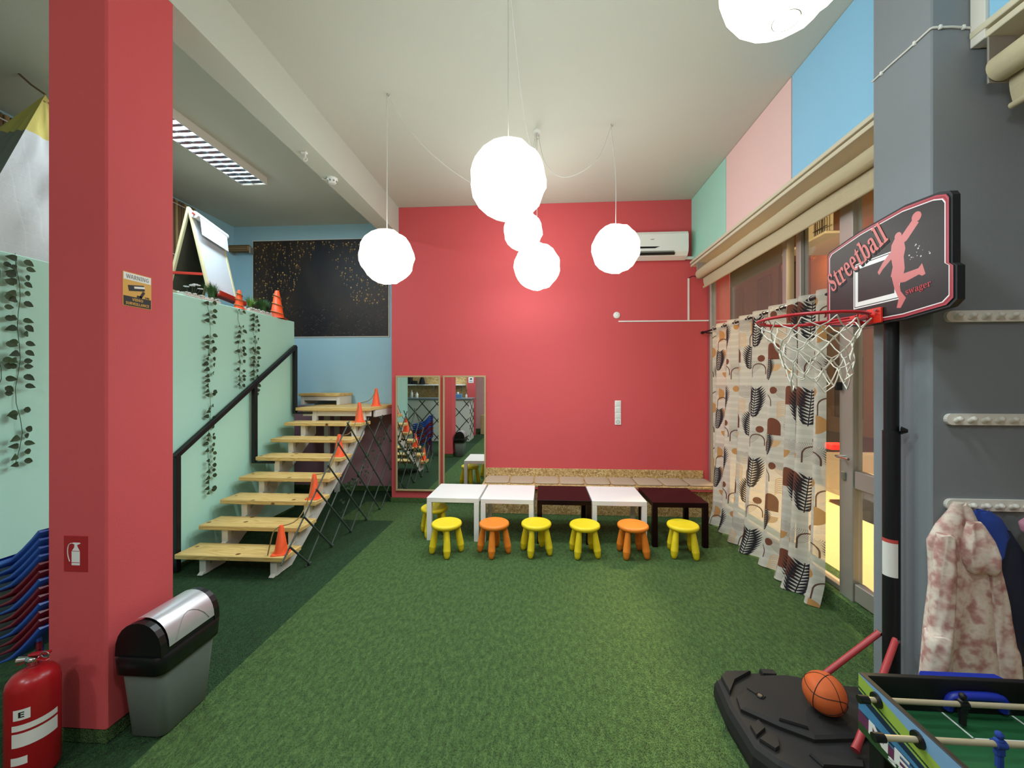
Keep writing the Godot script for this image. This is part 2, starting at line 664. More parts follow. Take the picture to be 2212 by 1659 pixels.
func shop_front() -> void:
	var w := struct_root("window_1", "aluminium shop front with a glazed door")
	var st := S()
	for z in [-5.15, -3.60, -3.415]:
		st = S()
		span(st, Vector3(2.17, 0.13, z - 0.03), Vector3(2.24, 3.18, z + 0.03), 0.004)
		wobj("mullion", st, M.alu, w)
	for y in [0.15, 3.16]:
		st = S()
		span(st, Vector3(2.17, y - 0.02, -5.18), Vector3(2.24, y + 0.02, -2.19), 0.004)
		wobj("frame_rail", st, M.alu, w)
	st = S()
	span(st, Vector3(2.2, 0.17, -5.12), Vector3(2.208, 3.14, -3.63))
	wobj("pane", st, M.glass, w)
	st = S()
	span(st, Vector3(2.2, 0.17, -3.385), Vector3(2.208, 3.14, -2.93))
	wobj("pane", st, M.glass, w)
	var d := struct_root("door_1", "narrow aluminium framed glass door")
	for z in [-2.86, -2.245]:
		st = S()
		span(st, Vector3(2.15, 0.02, z - 0.07), Vector3(2.22, 3.14, z + 0.05), 0.004)
		wobj("stile", st, M.alu, d)
	for y in [0.20, 0.98]:
		st = S()
		span(st, Vector3(2.155, y - 0.06, -2.8), Vector3(2.215, y + 0.06, -2.3), 0.004)
		wobj("rail", st, M.alu, d)
	for y in [[0.27, 0.91], [1.05, 3.12]]:
		st = S()
		span(st, Vector3(2.182, y[0], -2.8), Vector3(2.19, y[1], -2.3))
		wobj("pane", st, M.glass, d)
	st = S()
	tube(st, [Vector3(2.15, 1.13, -2.88), Vector3(2.09, 1.13, -2.88), Vector3(2.085, 1.13, -2.86), Vector3(2.085, 1.13, -2.76)], 0.009)
	wobj("door_handle", st, M.chrome, d)
	st = S()
	span(st, Vector3(2.135, 0.96, -2.895), Vector3(2.151, 1.02, -2.865), 0.004)
	wobj("lock_plate", st, M.steel, d)
	st = S()
	span(st, Vector3(2.11, 1.60, -2.92), Vector3(2.151, 1.66, -2.9), 0.004)
	wobj("window_catch", st, M.black_plastic, d)
	var w2 := struct_root("window_2", "glazing beside the football table")
	st = S()
	span(st, Vector3(2.2, 0.0, -1.875), Vector3(2.208, 3.18, 3.2))
	wobj("pane", st, M.glass, w2)
	for z in [-0.6, 0.7, 2.0]:
		st = S()
		span(st, Vector3(2.17, 0, z - 0.03), Vector3(2.24, 3.18, z + 0.03), 0.004)
		wobj("mullion", st, M.alu, w2)


func street() -> void:
	var st := S()
	span(st, Vector3(2.25, -0.15, -14), Vector3(4.6, -0.02, 6))
	struct("pavement", st, M.pavement, "lamp-lit sand coloured pavement outside")
	st = S()
	span(st, Vector3(4.6, -0.3, -24), Vector3(10.5, -0.14, 6))
	struct("road", st, M.road, "dark road outside")
	st = S()
	span(st, Vector3(4.5, -0.3, -24), Vector3(4.62, -0.02, 6), 0.01)
	struct("trim_kerb", st, M.stone_white)
	# house across the street, street lamp, parked car, air conditioner on a ledge
	var b := thing("street_building", "brown house front across the street lit orange by a lamp", "building", Vector3(11, -0.2, -14))
	st = S()
	span(st, Vector3(10.6, -0.2, -24), Vector3(12, 11, -6))
	wobj("wall", st, M.facade, b)
	st = S()
	span(st, Vector3(10.3, 3.4, -24), Vector3(10.7, 3.7, -6), 0.03)
	wobj("cornice", st, M.facade, b)
	for z in [-21.5, -19.0, -16.5, -14.0, -11.5, -9.0]:
		for y in [0.4, 4.6, 7.8]:
			st = S()
			span(st, Vector3(10.52, y, z - 0.6), Vector3(10.62, y + 2.1, z + 0.6), 0.03)
			wobj("window_frame", st, M.facade_dark, b)
			st = S()
			span(st, Vector3(10.5, y + 0.1, z - 0.45), Vector3(10.53, y + 2.0, z + 0.45))
			wobj("window_pane", st, M.slate, b)
	var lp := thing("street_lamp", "warm street lamp standing at the kerb", "street lamp", Vector3(8.6, -0.14, -14.5))
	st = S()
	tube(st, [Vector3.ZERO, Vector3(0, 3.2, 0), Vector3(0, 6.0, 0), Vector3(0.3, 6.5, 0), Vector3(1.0, 6.6, 0)], [0.09, 0.07, 0.05, 0.045, 0.04])
	obj("pole", st, M.black_metal, lp)
	st = S()
	lathe(st, [Vector2(0.05, 0), Vector2(0.14, 0.03), Vector2(0.15, 0.1), Vector2(0.05, 0.16)], 14, Transform3D(Basis(), Vector3(1.05, 6.42, 0)))
	obj("bulb", st, M.street_bulb, lp)
	omni(lp, Vector3(1.05, 6.3, 0), Color(1.0, 0.56, 0.16), 3.5, 0.15, "street_light")
	var wl := thing("porch_lamp", "round warm lamp over the shop door outside", "lamp", Vector3(2.45, 3.75, -5.55))
	st = S()
	lathe(st, [Vector2(0.01, -0.06), Vector2(0.09, -0.04), Vector2(0.11, 0.02), Vector2(0.05, 0.07)], 14, Transform3D(Basis(), Vector3(0.35, 0, 0)))
	obj("bulb", st, M.street_bulb, wl)
	st = S()
	tube(st, [Vector3(-0.01, 0.1, 0), Vector3(0.2, 0.14, 0), Vector3(0.35, 0.07, 0)], 0.014)
	obj("arm", st, M.black_metal, wl)
	omni(wl, Vector3(0.35, -0.03, 0), Color(1.0, 0.89, 0.66), 55.0, 0.1, "porch_light")
	car(Vector3(4.7, -0.14, -3.64))
	var ac := thing("outdoor_air_conditioner", "boxy outdoor air conditioner on a ledge across the street", "air conditioner", Vector3(7.3, 5.25, -10.6))
	st = S()
	span(st, Vector3(-0.35, 0.06, -0.35), Vector3(0.1, 0.75, 0.35), 0.02)
	obj("case", st, M.cream, ac)
	st = S()
	span(st, Vector3(-0.5, 0, -0.8), Vector3(3.1, 0.06, 0.9), 0.01)
	obj("ledge", st, M.cream, ac)
	for k in 7:
		st = S()
		tube(st, [Vector3(-0.45, 0.06, 0.45 + k * 0.06), Vector3(-0.45, 0.95, 0.45 + k * 0.06)], 0.008, 6)
		obj("grille_bar", st, M.black_metal, ac)
	for k in 3:
		st = S()
		tube(st, [Vector3(-0.45, 0.2 + k * 0.35, 0.4), Vector3(-0.45, 0.2 + k * 0.35, 0.88)], 0.01, 6)
		obj("grille_bar", st, M.black_metal, ac)


func car(at: Vector3) -> void:
	var c := thing("parked_car", "pale parked car with a red tail light in the street", "car", at)
	var prof := [Vector2(-2.0, 0.28), Vector2(-2.1, 0.55), Vector2(-2.0, 0.82), Vector2(-1.0, 0.95), Vector2(-0.45, 1.38), Vector2(0.85, 1.42), Vector2(1.5, 1.05), Vector2(2.0, 0.98), Vector2(2.1, 0.6), Vector2(2.0, 0.28)]
	var st := S()
	prism(st, prof, 1.5, Transform3D(Basis(Vector3.UP, -PI / 2), Vector3(0.75, 0, 0)))
	obj("body", st, M.car_paint, c)
	st = S()
	prism(st, [Vector2(-0.85, 0.98), Vector2(-0.42, 1.32), Vector2(0.8, 1.35), Vector2(1.3, 1.06)], 1.52, Transform3D(Basis(Vector3.UP, -PI / 2), Vector3(0.76, 0, 0)))
	obj("side_windows", st, M.black_plastic, c)
	for x in [-0.72, 0.72]:
		for z in [-1.3, 1.3]:
			st = S()
			lathe(st, [Vector2(0.2, -0.1), Vector2(0.31, -0.09), Vector2(0.32, 0.0), Vector2(0.31, 0.09), Vector2(0.2, 0.1)], 20, Transform3D(Basis(Vector3.BACK, PI / 2), Vector3(x, 0.32, z)))
			obj("wheel", st, M.tyre, c)
	for x in [-0.6, 0.6]:
		st = S()
		span(st, Vector3(x - 0.14, 0.86, -2.05), Vector3(x + 0.06, 0.95, -1.9), 0.02)
		obj("tail_light", st, M.tail_light, c)
	st = S()
	span(st, Vector3(-0.25, 0.5, -2.14), Vector3(0.25, 0.62, -2.07), 0.01)
	obj("number_plate", st, M.label_white, c)


func omni(parent: Node3D, at: Vector3, c: Color, e: float, size: float, called: String) -> void:
	var l := OmniLight3D.new()
	l.name = called
	parent.add_child(l, true)
	l.position = at
	l.light_color = c
	l.light_energy = e
	l.light_size = size
	l.omni_range = 30.0
	l.omni_attenuation = 2.0
	l.shadow_enabled = true


# ---------------------------------------------------------------- lamps

func lantern(at: Vector3, hook: Vector3, energy: float, label: String, swag: Array) -> void:
	var t := thing("paper_lantern", label, "lamp", at, 0.0, "paper lanterns under the ceiling")
	var st := S()
	soft(st)
	var rows := []
	var ph := rng.randf() * 6.0
	for i in 15:
		var q := lerpf(0.2, PI - 0.2, i / 14.0)
		var ring := []
		for j in 22:
			var p := -TAU * j / 22
			var r := 0.222 * (1.0 + 0.018 * sin(p * 3.0 + ph + i * 1.7) + 0.012 * sin(p * 7.0 + i * 2.3))
			ring.append(Vector3(r * sin(q) * cos(p), -r * cos(q), r * sin(q) * sin(p)))
		rows.append(ring)
	loft(st, rows)
	obj("paper_globe", st, M.lantern, t)
	for s in [-1.0, 1.0]:
		st = S()
		var ring := []
		for j in 20:
			ring.append(Vector3(0.0445 * cos(TAU * j / 20), s * 0.2178, 0.0445 * sin(TAU * j / 20)))
		tube(st, ring, 0.002, 6, true)
		obj("wire_ring", st, M.cord, t)
	st = S()
	tube(st, [Vector3(0, 0.14, 0), Vector3(0, 0.2, 0), Vector3(0, 0.235, 0)], [0.022, 0.022, 0.006], 10)
	obj("socket", st, M.white_plastic, t)
	st = S()
	var h := hook - at
	var pts := [Vector3(0, 0.23, 0), Vector3(0, lerpf(0.23, h.y, 0.5), 0), Vector3(0.0, h.y - 0.12, 0).lerp(h + Vector3(0, -0.12, 0), 0.8), h + Vector3(0, -0.015, 0)]
	tube(st, smooth_path(pts, 6), 0.0035, 6)
	obj("cord", st, M.cord, t)
	if swag.size():
		st = S()
		var sp := []
		for p in swag:
			sp.append(p - at)
		tube(st, smooth_path(sp, 10), 0.0035, 6)
		obj("swag_cord", st, M.cord, t)
	st = S()
	tube(st, [h + Vector3(0, 0.02, 0), h + Vector3(0, -0.012, 0), h + Vector3(0.012, -0.024, 0), h + Vector3(0.02, -0.01, 0)], 0.003, 6)
	obj("ceiling_hook", st, M.steel, t)
	omni(t, Vector3.ZERO, Color(0.89, 0.965, 1.0), energy * 0.3, 0.2, "lantern_light")
	# added spot aimed down, brightens the floor relative to the ceiling
	var sp := SpotLight3D.new()
	sp.name = "added_down_light"
	t.add_child(sp)
	sp.position = Vector3(0, -0.1, 0)
	sp.rotation_degrees = Vector3(-90, 0, 0)
	sp.light_color = Color(0.89, 0.965, 1.0)
	sp.light_energy = energy
	sp.light_size = 0.1
	sp.spot_angle = 80.0
	sp.spot_angle_attenuation = 1.0
	sp.spot_range = 30.0
	sp.spot_attenuation = 2.0
	sp.shadow_enabled = true


func smooth_path(pts: Array, per: int) -> Array:
	var out := []
	var n := pts.size()
	for i in n - 1:
		var p0: Vector3 = pts[maxi(i - 1, 0)]
		var p1: Vector3 = pts[i]
		var p2: Vector3 = pts[i + 1]
		var p3: Vector3 = pts[mini(i + 2, n - 1)]
		for k in per:
			out.append(p1.cubic_interpolate(p2, p0, p3, float(k) / per))
	out.append(pts[n - 1])
	return out


func lighting() -> void:
	var rose := Vector3(-0.057, CEIL, -3.69)
	var e := 1.2
	lantern(Vector3(-0.202, 2.834, -2.242), Vector3(-0.202, CEIL, -2.242), e, "white paper lantern hanging alone between the ceiling rose and the football table", [Vector3(-0.202, CEIL - 0.02, -2.242), Vector3(-0.15, 3.72, -2.9), Vector3(-0.09, 3.7, -3.4), rose + Vector3(0, -0.03, 0)])
	lantern(Vector3(-1.301, 2.705, -3.139), Vector3(-1.301, CEIL, -3.139), e, "white paper lantern hanging beside the beam and the dark picture", [Vector3(-1.301, CEIL - 0.02, -3.139), Vector3(-1.0, 3.68, -3.3), Vector3(-0.55, 3.44, -3.5), Vector3(-0.2, 3.55, -3.62), rose + Vector3(-0.01, -0.03, 0)])
	lantern(Vector3(0.678, 2.9, -3.635), Vector3(0.636, CEIL, -3.635), e, "white paper lantern hanging in front of the air conditioner", [Vector3(0.636, CEIL - 0.02, -3.635), Vector3(0.5, 3.74, -3.64), Vector3(0.22, 3.6, -3.66), Vector3(0.03, 3.74, -3.68), rose + Vector3(0.01, -0.03, 0)])
	lantern(Vector3(-0.057, 2.766, -3.69), rose, e, "white paper lantern hanging straight below the ceiling rose", [])
	lantern(Vector3(-0.226, 3.383, -4.394), Vector3(-0.226, CEIL, -4.394), e, "white paper lantern hanging highest, close to the red wall", [Vector3(-0.226, CEIL - 0.02, -4.394), Vector3(-0.17, 3.85, -4.1), rose + Vector3(0, -0.03, -0.01)])
	lantern(Vector3(0.886, 3.196, -1.459), Vector3(0.886, CEIL, -1.459), e, "white paper lantern hanging above the basketball stand", [])
	lantern(Vector3(-1.2, 3.1, 1.1), Vector3(-1.2, CEIL, 1.1), e * 2.0, "white paper lantern hanging in front of the counter", [])
	lantern(Vector3(-2.7, 3.1, 0.55), Vector3(-2.7, CEIL, 0.55), e * 1.5, "white paper lantern hanging over the counter", [])
	lantern(Vector3(0.4, 3.2, -0.2), Vector3(0.4, CEIL, -0.2), e * 1.2, "white paper lantern hanging in the middle of the room before the football table", [])
	var t := thing("ceiling_rose", "small white ceiling rose with knotted lamp cords", "ceiling rose", rose)
	var st := S()
	lathe(st, [Vector2(0.008, -0.035), Vector2(0.028, -0.03), Vector2(0.035, -0.01), Vector2(0.036, 0.0)], 14)
	obj("cover", st, M.white_plastic, t)
	st = S()
	var knot := []
	for k in 40:
		var q := k * 0.75
		knot.append(Vector3(0.03 * cos(q) * (0.6 + 0.4 * sin(k * 1.3)), -0.05 - 0.03 * sin(k * 0.6), 0.025 * sin(q)))
	tube(st, knot, 0.0035, 6)
	obj("knotted_cord", st, M.cord, t)
	# the tube fitting over the gallery
	var f := thing("fluorescent_fixture", "louvred two tube ceiling light above the gallery stair", "ceiling light", Vector3(-3.4, CEIL, -3.72))
	st = S()
	for s in [-1.0, 1.0]:
		span(st, Vector3(s * 0.148 - 0.004, -0.085, -0.62), Vector3(s * 0.148 + 0.004, 0, 0.62))
		span(st, Vector3(-0.15, -0.085, s * 0.62 - 0.004), Vector3(0.15, 0, s * 0.62 + 0.004))
	span(st, Vector3(-0.15, -0.012, -0.62), Vector3(0.15, 0, 0.62))
	obj("housing", st, M.white_paint, f)
	for x in [-0.075, 0.075]:
		st = S()
		tube(st, [Vector3(x, -0.04, -0.6), Vector3(x, -0.04, 0.6)], 0.013, 10)
		obj("tube", st, M.tube_light, f)
	for x in [-0.144, 0.0, 0.144]:
		st = S()
		span(st, Vector3(x - 0.003, -0.084, -0.615), Vector3(x + 0.003, -0.05, 0.615))
		obj("louvre_rail", st, M.chrome, f)
	for k in 15:
		for x in [-0.072, 0.072]:
			st = S()
			var z := -0.58 + k * 0.083
			prism(st, [Vector2(-0.009, -0.05), Vector2(0.009, -0.05), Vector2(0.001, -0.084), Vector2(-0.001, -0.084)], 0.138, Transform3D(Basis(Vector3(0, 0, -1), Vector3(0, 1, 0), Vector3(1, 0, 0)), Vector3(x - 0.069, 0, z)))
			obj("slat", st, M.chrome, f)
	var a := AreaLight3D.new()
	a.name = "tube_area_light"
	f.add_child(a)
	a.position = Vector3(0, -0.088, 0)
	a.rotation_degrees = Vector3(-90, 0, 0)
	a.area_size = Vector2(0.26, 1.2)
	a.light_color = Color(0.86, 0.95, 1.0)
	a.light_energy = 4.5
	a.area_range = 20.0
	a.shadow_enabled = true


# ---------------------------------------------------------------- stair, rail

func stairs_and_rail() -> void:
	var t := thing("open_stair", "open wooden stair with pine treads and white stringers up to the landing", "stairs", Vector3(-2.66, 0, -3.3))
	var st := S()
	for i in 7:
		st = S()
		var z := -3.1 - 0.2325 * i
		var y := 0.183 + 0.164 * i
		bx(st, Vector3(-2.665, y - 0.021, z - 0.125), Vector3(0.97, 0.042, 0.25), 0.005)
		wobj("tread", st, M.pine, t)
	for k in 3:
		st = S()
		span(st, Vector3(-3.24 if k else -3.16, 1.291, -4.73 - 0.322 * k - 0.32), Vector3(-2.18, 1.333, -4.73 - 0.322 * k), 0.004)
		wobj("landing_board", st, M.pine, t)
	for x in [-2.94, -2.30]:
		st = S()
		prism(st, [Vector2(3.12, 0), Vector2(3.361, 0), Vector2(4.78, 1.0), Vector2(4.78, 1.17)], 0.045, Transform3D(Basis(Vector3(0, 0, -1), Vector3(0, 1, 0), Vector3(1, 0, 0)), Vector3(x - 0.0225, 0, 0)))
		wobj("stringer", st, M.white_paint, t)
		for i in 8:
			st = S()
			var z := -3.15 - 0.2325 * i
			var y := 0.141 + 0.164 * i
			span(st, Vector3(x - 0.03, 0.0 if i == 0 else y - 0.125, z - 0.05), Vector3(x + 0.03, y, z), 0.003)
			wobj("bracket_block", st, M.white_paint, t)
	st = S()
	span(st, Vector3(-2.215, 1.20, -5.69), Vector3(-2.185, 1.291, -4.9), 0.003)
	wobj("landing_fascia", st, M.white_paint, t)
	st = S()
	span(st, Vector3(-3.1, 1.22, -4.82), Vector3(-2.2, 1.291, -4.79), 0.003)
	wobj("landing_fascia", st, M.white_paint, t)
	for p in [Vector3(-3.1, 0, -5.35), Vector3(-3.1, 0, -5.62)]:
		st = S()
		span(st, p + Vector3(-0.03, 0, -0.03), p + Vector3(0.03, 1.291, 0.03), 0.003)
		wobj("landing_leg", st, M.white_paint, t)
	# box step on the landing
	var b := thing("step_box", "low white step with a pine top on the stair landing", "step", Vector3(-3.18, 1.333, -5.48))
	st = S()
	span(st, Vector3(-0.31, 0.125, -0.19), Vector3(0.3, 0.165, 0.19), 0.004)
	obj("top", st, M.pine, b)
	for x in [-0.29, 0.24]:
		st = S()
		span(st, Vector3(x, 0, -0.18), Vector3(x + 0.045, 0.125, 0.17), 0.003)
		obj("side", st, M.white_paint, b)
	st = S()
	span(st, Vector3(-0.245, 0.06, 0.12), Vector3(0.24, 0.125, 0.165), 0.003)
	obj("front_board", st, M.white_paint, b)
	# handrail
	var r := thing("handrail", "black square-tube handrail along the mint green wall", "handrail", Vector3(-3.2, 0, -3.95))
	for p in [[-3.17, 0.0, 1.01], [-4.079, 0.76, 1.645], [-4.775, 1.25, 2.12]]:
		st = S()
		span(st, Vector3(-3.218, p[1], p[0] - 0.022), Vector3(-3.174, p[2], p[0] + 0.022), 0.003)
		wobj("post", st, M.black_metal, r)
	st = S()
	var a := Vector3(-3.196, 1.0, -3.14)
	var c := Vector3(-3.196, 2.12, -4.79)
	var d := (c - a).normalized()
	bx(st, (a + c) * 0.5, Vector3(0.044, 0.044, a.distance_to(c)), 0.004, Basis(Vector3.RIGHT, d.cross(Vector3.RIGHT).normalized() * -1.0, -d))
	wobj("rail", st, M.black_metal, r)
	for p in [[-4.079, 0.76], [-4.775, 1.25]]:
		st = S()
		span(st, Vector3(-3.2, p[1], p[0] - 0.02), Vector3(-2.96, p[1] + 0.02, p[0] + 0.02), 0.003)
		wobj("foot_bar", st, M.black_metal, r)


# ---------------------------------------------------------------- tables, stools, bench

func side_table(m: Material, label: String, at: Vector3, turn: float, group: String) -> void:
	var t := thing("side_table", label, "table", at, turn, group)
	var st := S()
	bx(st, Vector3(0, 0.425, 0), Vector3(0.55, 0.05, 0.55), 0.003)
	obj("table_top", st, m, t)
	for x in [-0.25, 0.25]:
		for z in [-0.25, 0.25]:
			st = S()
			bx(st, Vector3(x, 0.2, z), Vector3(0.05, 0.4, 0.05), 0.002)
			obj("leg", st, m, t)


func tables_and_stools() -> void:
	var g := "square side tables in a row before the bench"
	side_table(M.white_lacquer, "white square side table at the end of the row by the mirrors", Vector3(-0.938, 0, -4.232), deg_to_rad(-0.6), g)
	side_table(M.white_lacquer, "white square side table between a white one and a dark one", Vector3(-0.368, 0, -4.222), deg_to_rad(-0.3), g)
	side_table(M.dark_lacquer, "dark brown square side table between two white tables", Vector3(0.216, 0, -4.218), 0.0, g)
	side_table(M.white_lacquer, "white square side table between two dark brown tables", Vector3(0.775, 0, -4.225), 0.0, g)
	side_table(M.dark_lacquer, "dark brown square side table beside the curtain", Vector3(1.372, 0, -4.212), deg_to_rad(1.0), g)
	var sg := "plastic children's stools along the tables"
	var y := stool(M.yellow_plastic, "yellow round stool in front of the end table by the mirrors", sg)
	y.position = Vector3(-0.934, 0, -3.688)
	y.rotation.y = deg_to_rad(60)
	dup(y, "childrens_stool", "yellow round stool pushed in behind the end table by the mirrors", Vector3(-1.215, 0, -4.14) + Vector3(0.03, 0, 0), 0.5)
	dup(y, "childrens_stool", "yellow round stool between the orange stools, before the dark table between white ones", Vector3(-0.064, 0, -3.741), deg_to_rad(23))
	dup(y, "childrens_stool", "yellow round stool before the gap between dark and white tables", Vector3(0.402, 0, -3.732), deg_to_rad(10))
	dup(y, "childrens_stool", "yellow round stool in front of the dark table beside the curtain", Vector3(1.341, 0, -3.778), deg_to_rad(-8))
	var o := stool(M.orange_plastic, "orange round stool before the two neighbouring white tables", sg)
	o.position = Vector3(-0.473, 0, -3.716)
	o.rotation.y = deg_to_rad(42)
	dup(o, "childrens_stool", "orange round stool in front of the white table between dark ones", Vector3(0.862, 0, -3.748), deg_to_rad(7))


func stool(m: Material, label: String, group: String) -> Node3D:
	var t := thing("childrens_stool", label, "stool", Vector3.ZERO, 0.0, group)
	var st := S()
	lathe(st, [Vector2(0.1, 0.252), Vector2(0.132, 0.256), Vector2(0.144, 0.268), Vector2(0.147, 0.28), Vector2(0.143, 0.293), Vector2(0.133, 0.3), Vector2(0.12, 0.299), Vector2(0.09, 0.294), Vector2(0.03, 0.292)], 28)
	obj("seat", st, m, t)
	for k in 4:
		var q := PI / 4 + k * PI / 2
		var d := Vector3(cos(q), 0, sin(q))
		st = S()
		var up := (Vector3.UP * 0.26 - d * 0.04).normalized()
		var b := Basis(up.cross(Vector3(-d.z, 0, d.x)).normalized(), up, Vector3(-d.z, 0, d.x))
		lathe(st, [Vector2(0.008, 0), Vector2(0.021, 0.006), Vector2(0.028, 0.03), Vector2(0.034, 0.068), Vector2(0.0355, 0.074), Vector2(0.0338, 0.08), Vector2(0.033, 0.12), Vector2(0.029, 0.18), Vector2(0.025, 0.23), Vector2(0.023, 0.262)], 14, Transform3D(b, d * 0.143))
		obj("leg", st, m, t)
	return t


func bench_and_pads() -> void:
	var t := thing("bench", "long strand board bench with red painted edge along the red wall", "bench", Vector3(0.7, 0, -4.97))
	var st := S()
	span(st, Vector3(-0.76, 0.36, -5.185), Vector3(2.1, 0.385, -4.75), 0.003)
	wobj("seat_board", st, M.osb, t)
	st = S()
	span(st, Vector3(-0.76, 0.335, -5.185), Vector3(2.1, 0.36, -4.755), 0.002)
	wobj("edge_band", st, M.red, t)
	st = S()
	span(st, Vector3(-0.72, 0.0, -4.85), Vector3(2.1, 0.335, -4.83), 0.002)
	wobj("front_panel", st, M.osb, t)
	st = S()
	span(st, Vector3(-0.72, 0.0, -5.18), Vector3(-0.70, 0.335, -4.85), 0.002)
	wobj("end_panel", st, M.osb, t)
	st = S()
	span(st, Vector3(-0.78, 0.386, -5.198), Vector3(2.1, 0.495, -5.18), 0.002)
	wobj("back_strip", st, M.osb, t)
	# seat pads: rounded squares
	var pos := []
	for k in 9:
		pos.append(-0.585 + k * 0.317)
	var first: Node3D = null
	var where := ["at the mirror end of the bench", "second from the mirrors", "third from the mirrors", "fourth from the mirrors", "in the middle of the bench", "fourth from the curtain", "third from the curtain", "second from the curtain", "at the curtain end of the bench"]
	for k in 9:
		var label: String = "beige felt seat pad " + where[k]
		var at := Vector3(pos[k], 0.386, -4.965)
		var turn := deg_to_rad([1.5, -1.0, 0.5, -0.5, 1.0, -1.5, 0.5, 1.0, -0.5][k])
		if first == null:
			st = S()
			var ring := []
			for c in [[1, 1, 0], [-1, 1, 1], [-1, -1, 2], [1, -1, 3]]:
				for i in 5:
					var q: float = (c[2] + i / 4.0) * PI / 2
					ring.append(Vector2(c[0] * 0.109 + cos(q) * 0.04, c[1] * 0.135 + sin(q) * 0.036))
			soft(st)
			var rings := []
			for l in [[0.0, 0.97], [0.004, 1.0], [0.014, 1.0], [0.018, 0.97], [0.022, 0.6], [0.023, 0.02]]:
				var rr := []
				for p in ring:
					rr.append(Vector3(p.x * l[1], l[0], -p.y * l[1]))
				rings.append(rr)
			loft(st, rings)
			var o := obj("seat_pad", st, M.pad)
			tag(o, label, "seat pad", "beige pads on the bench")
			o.position = at
			o.rotation.y = turn
			first = o
		else:
			dup(first, "seat_pad", label, at, turn)


# ---------------------------------------------------------------- the back wall

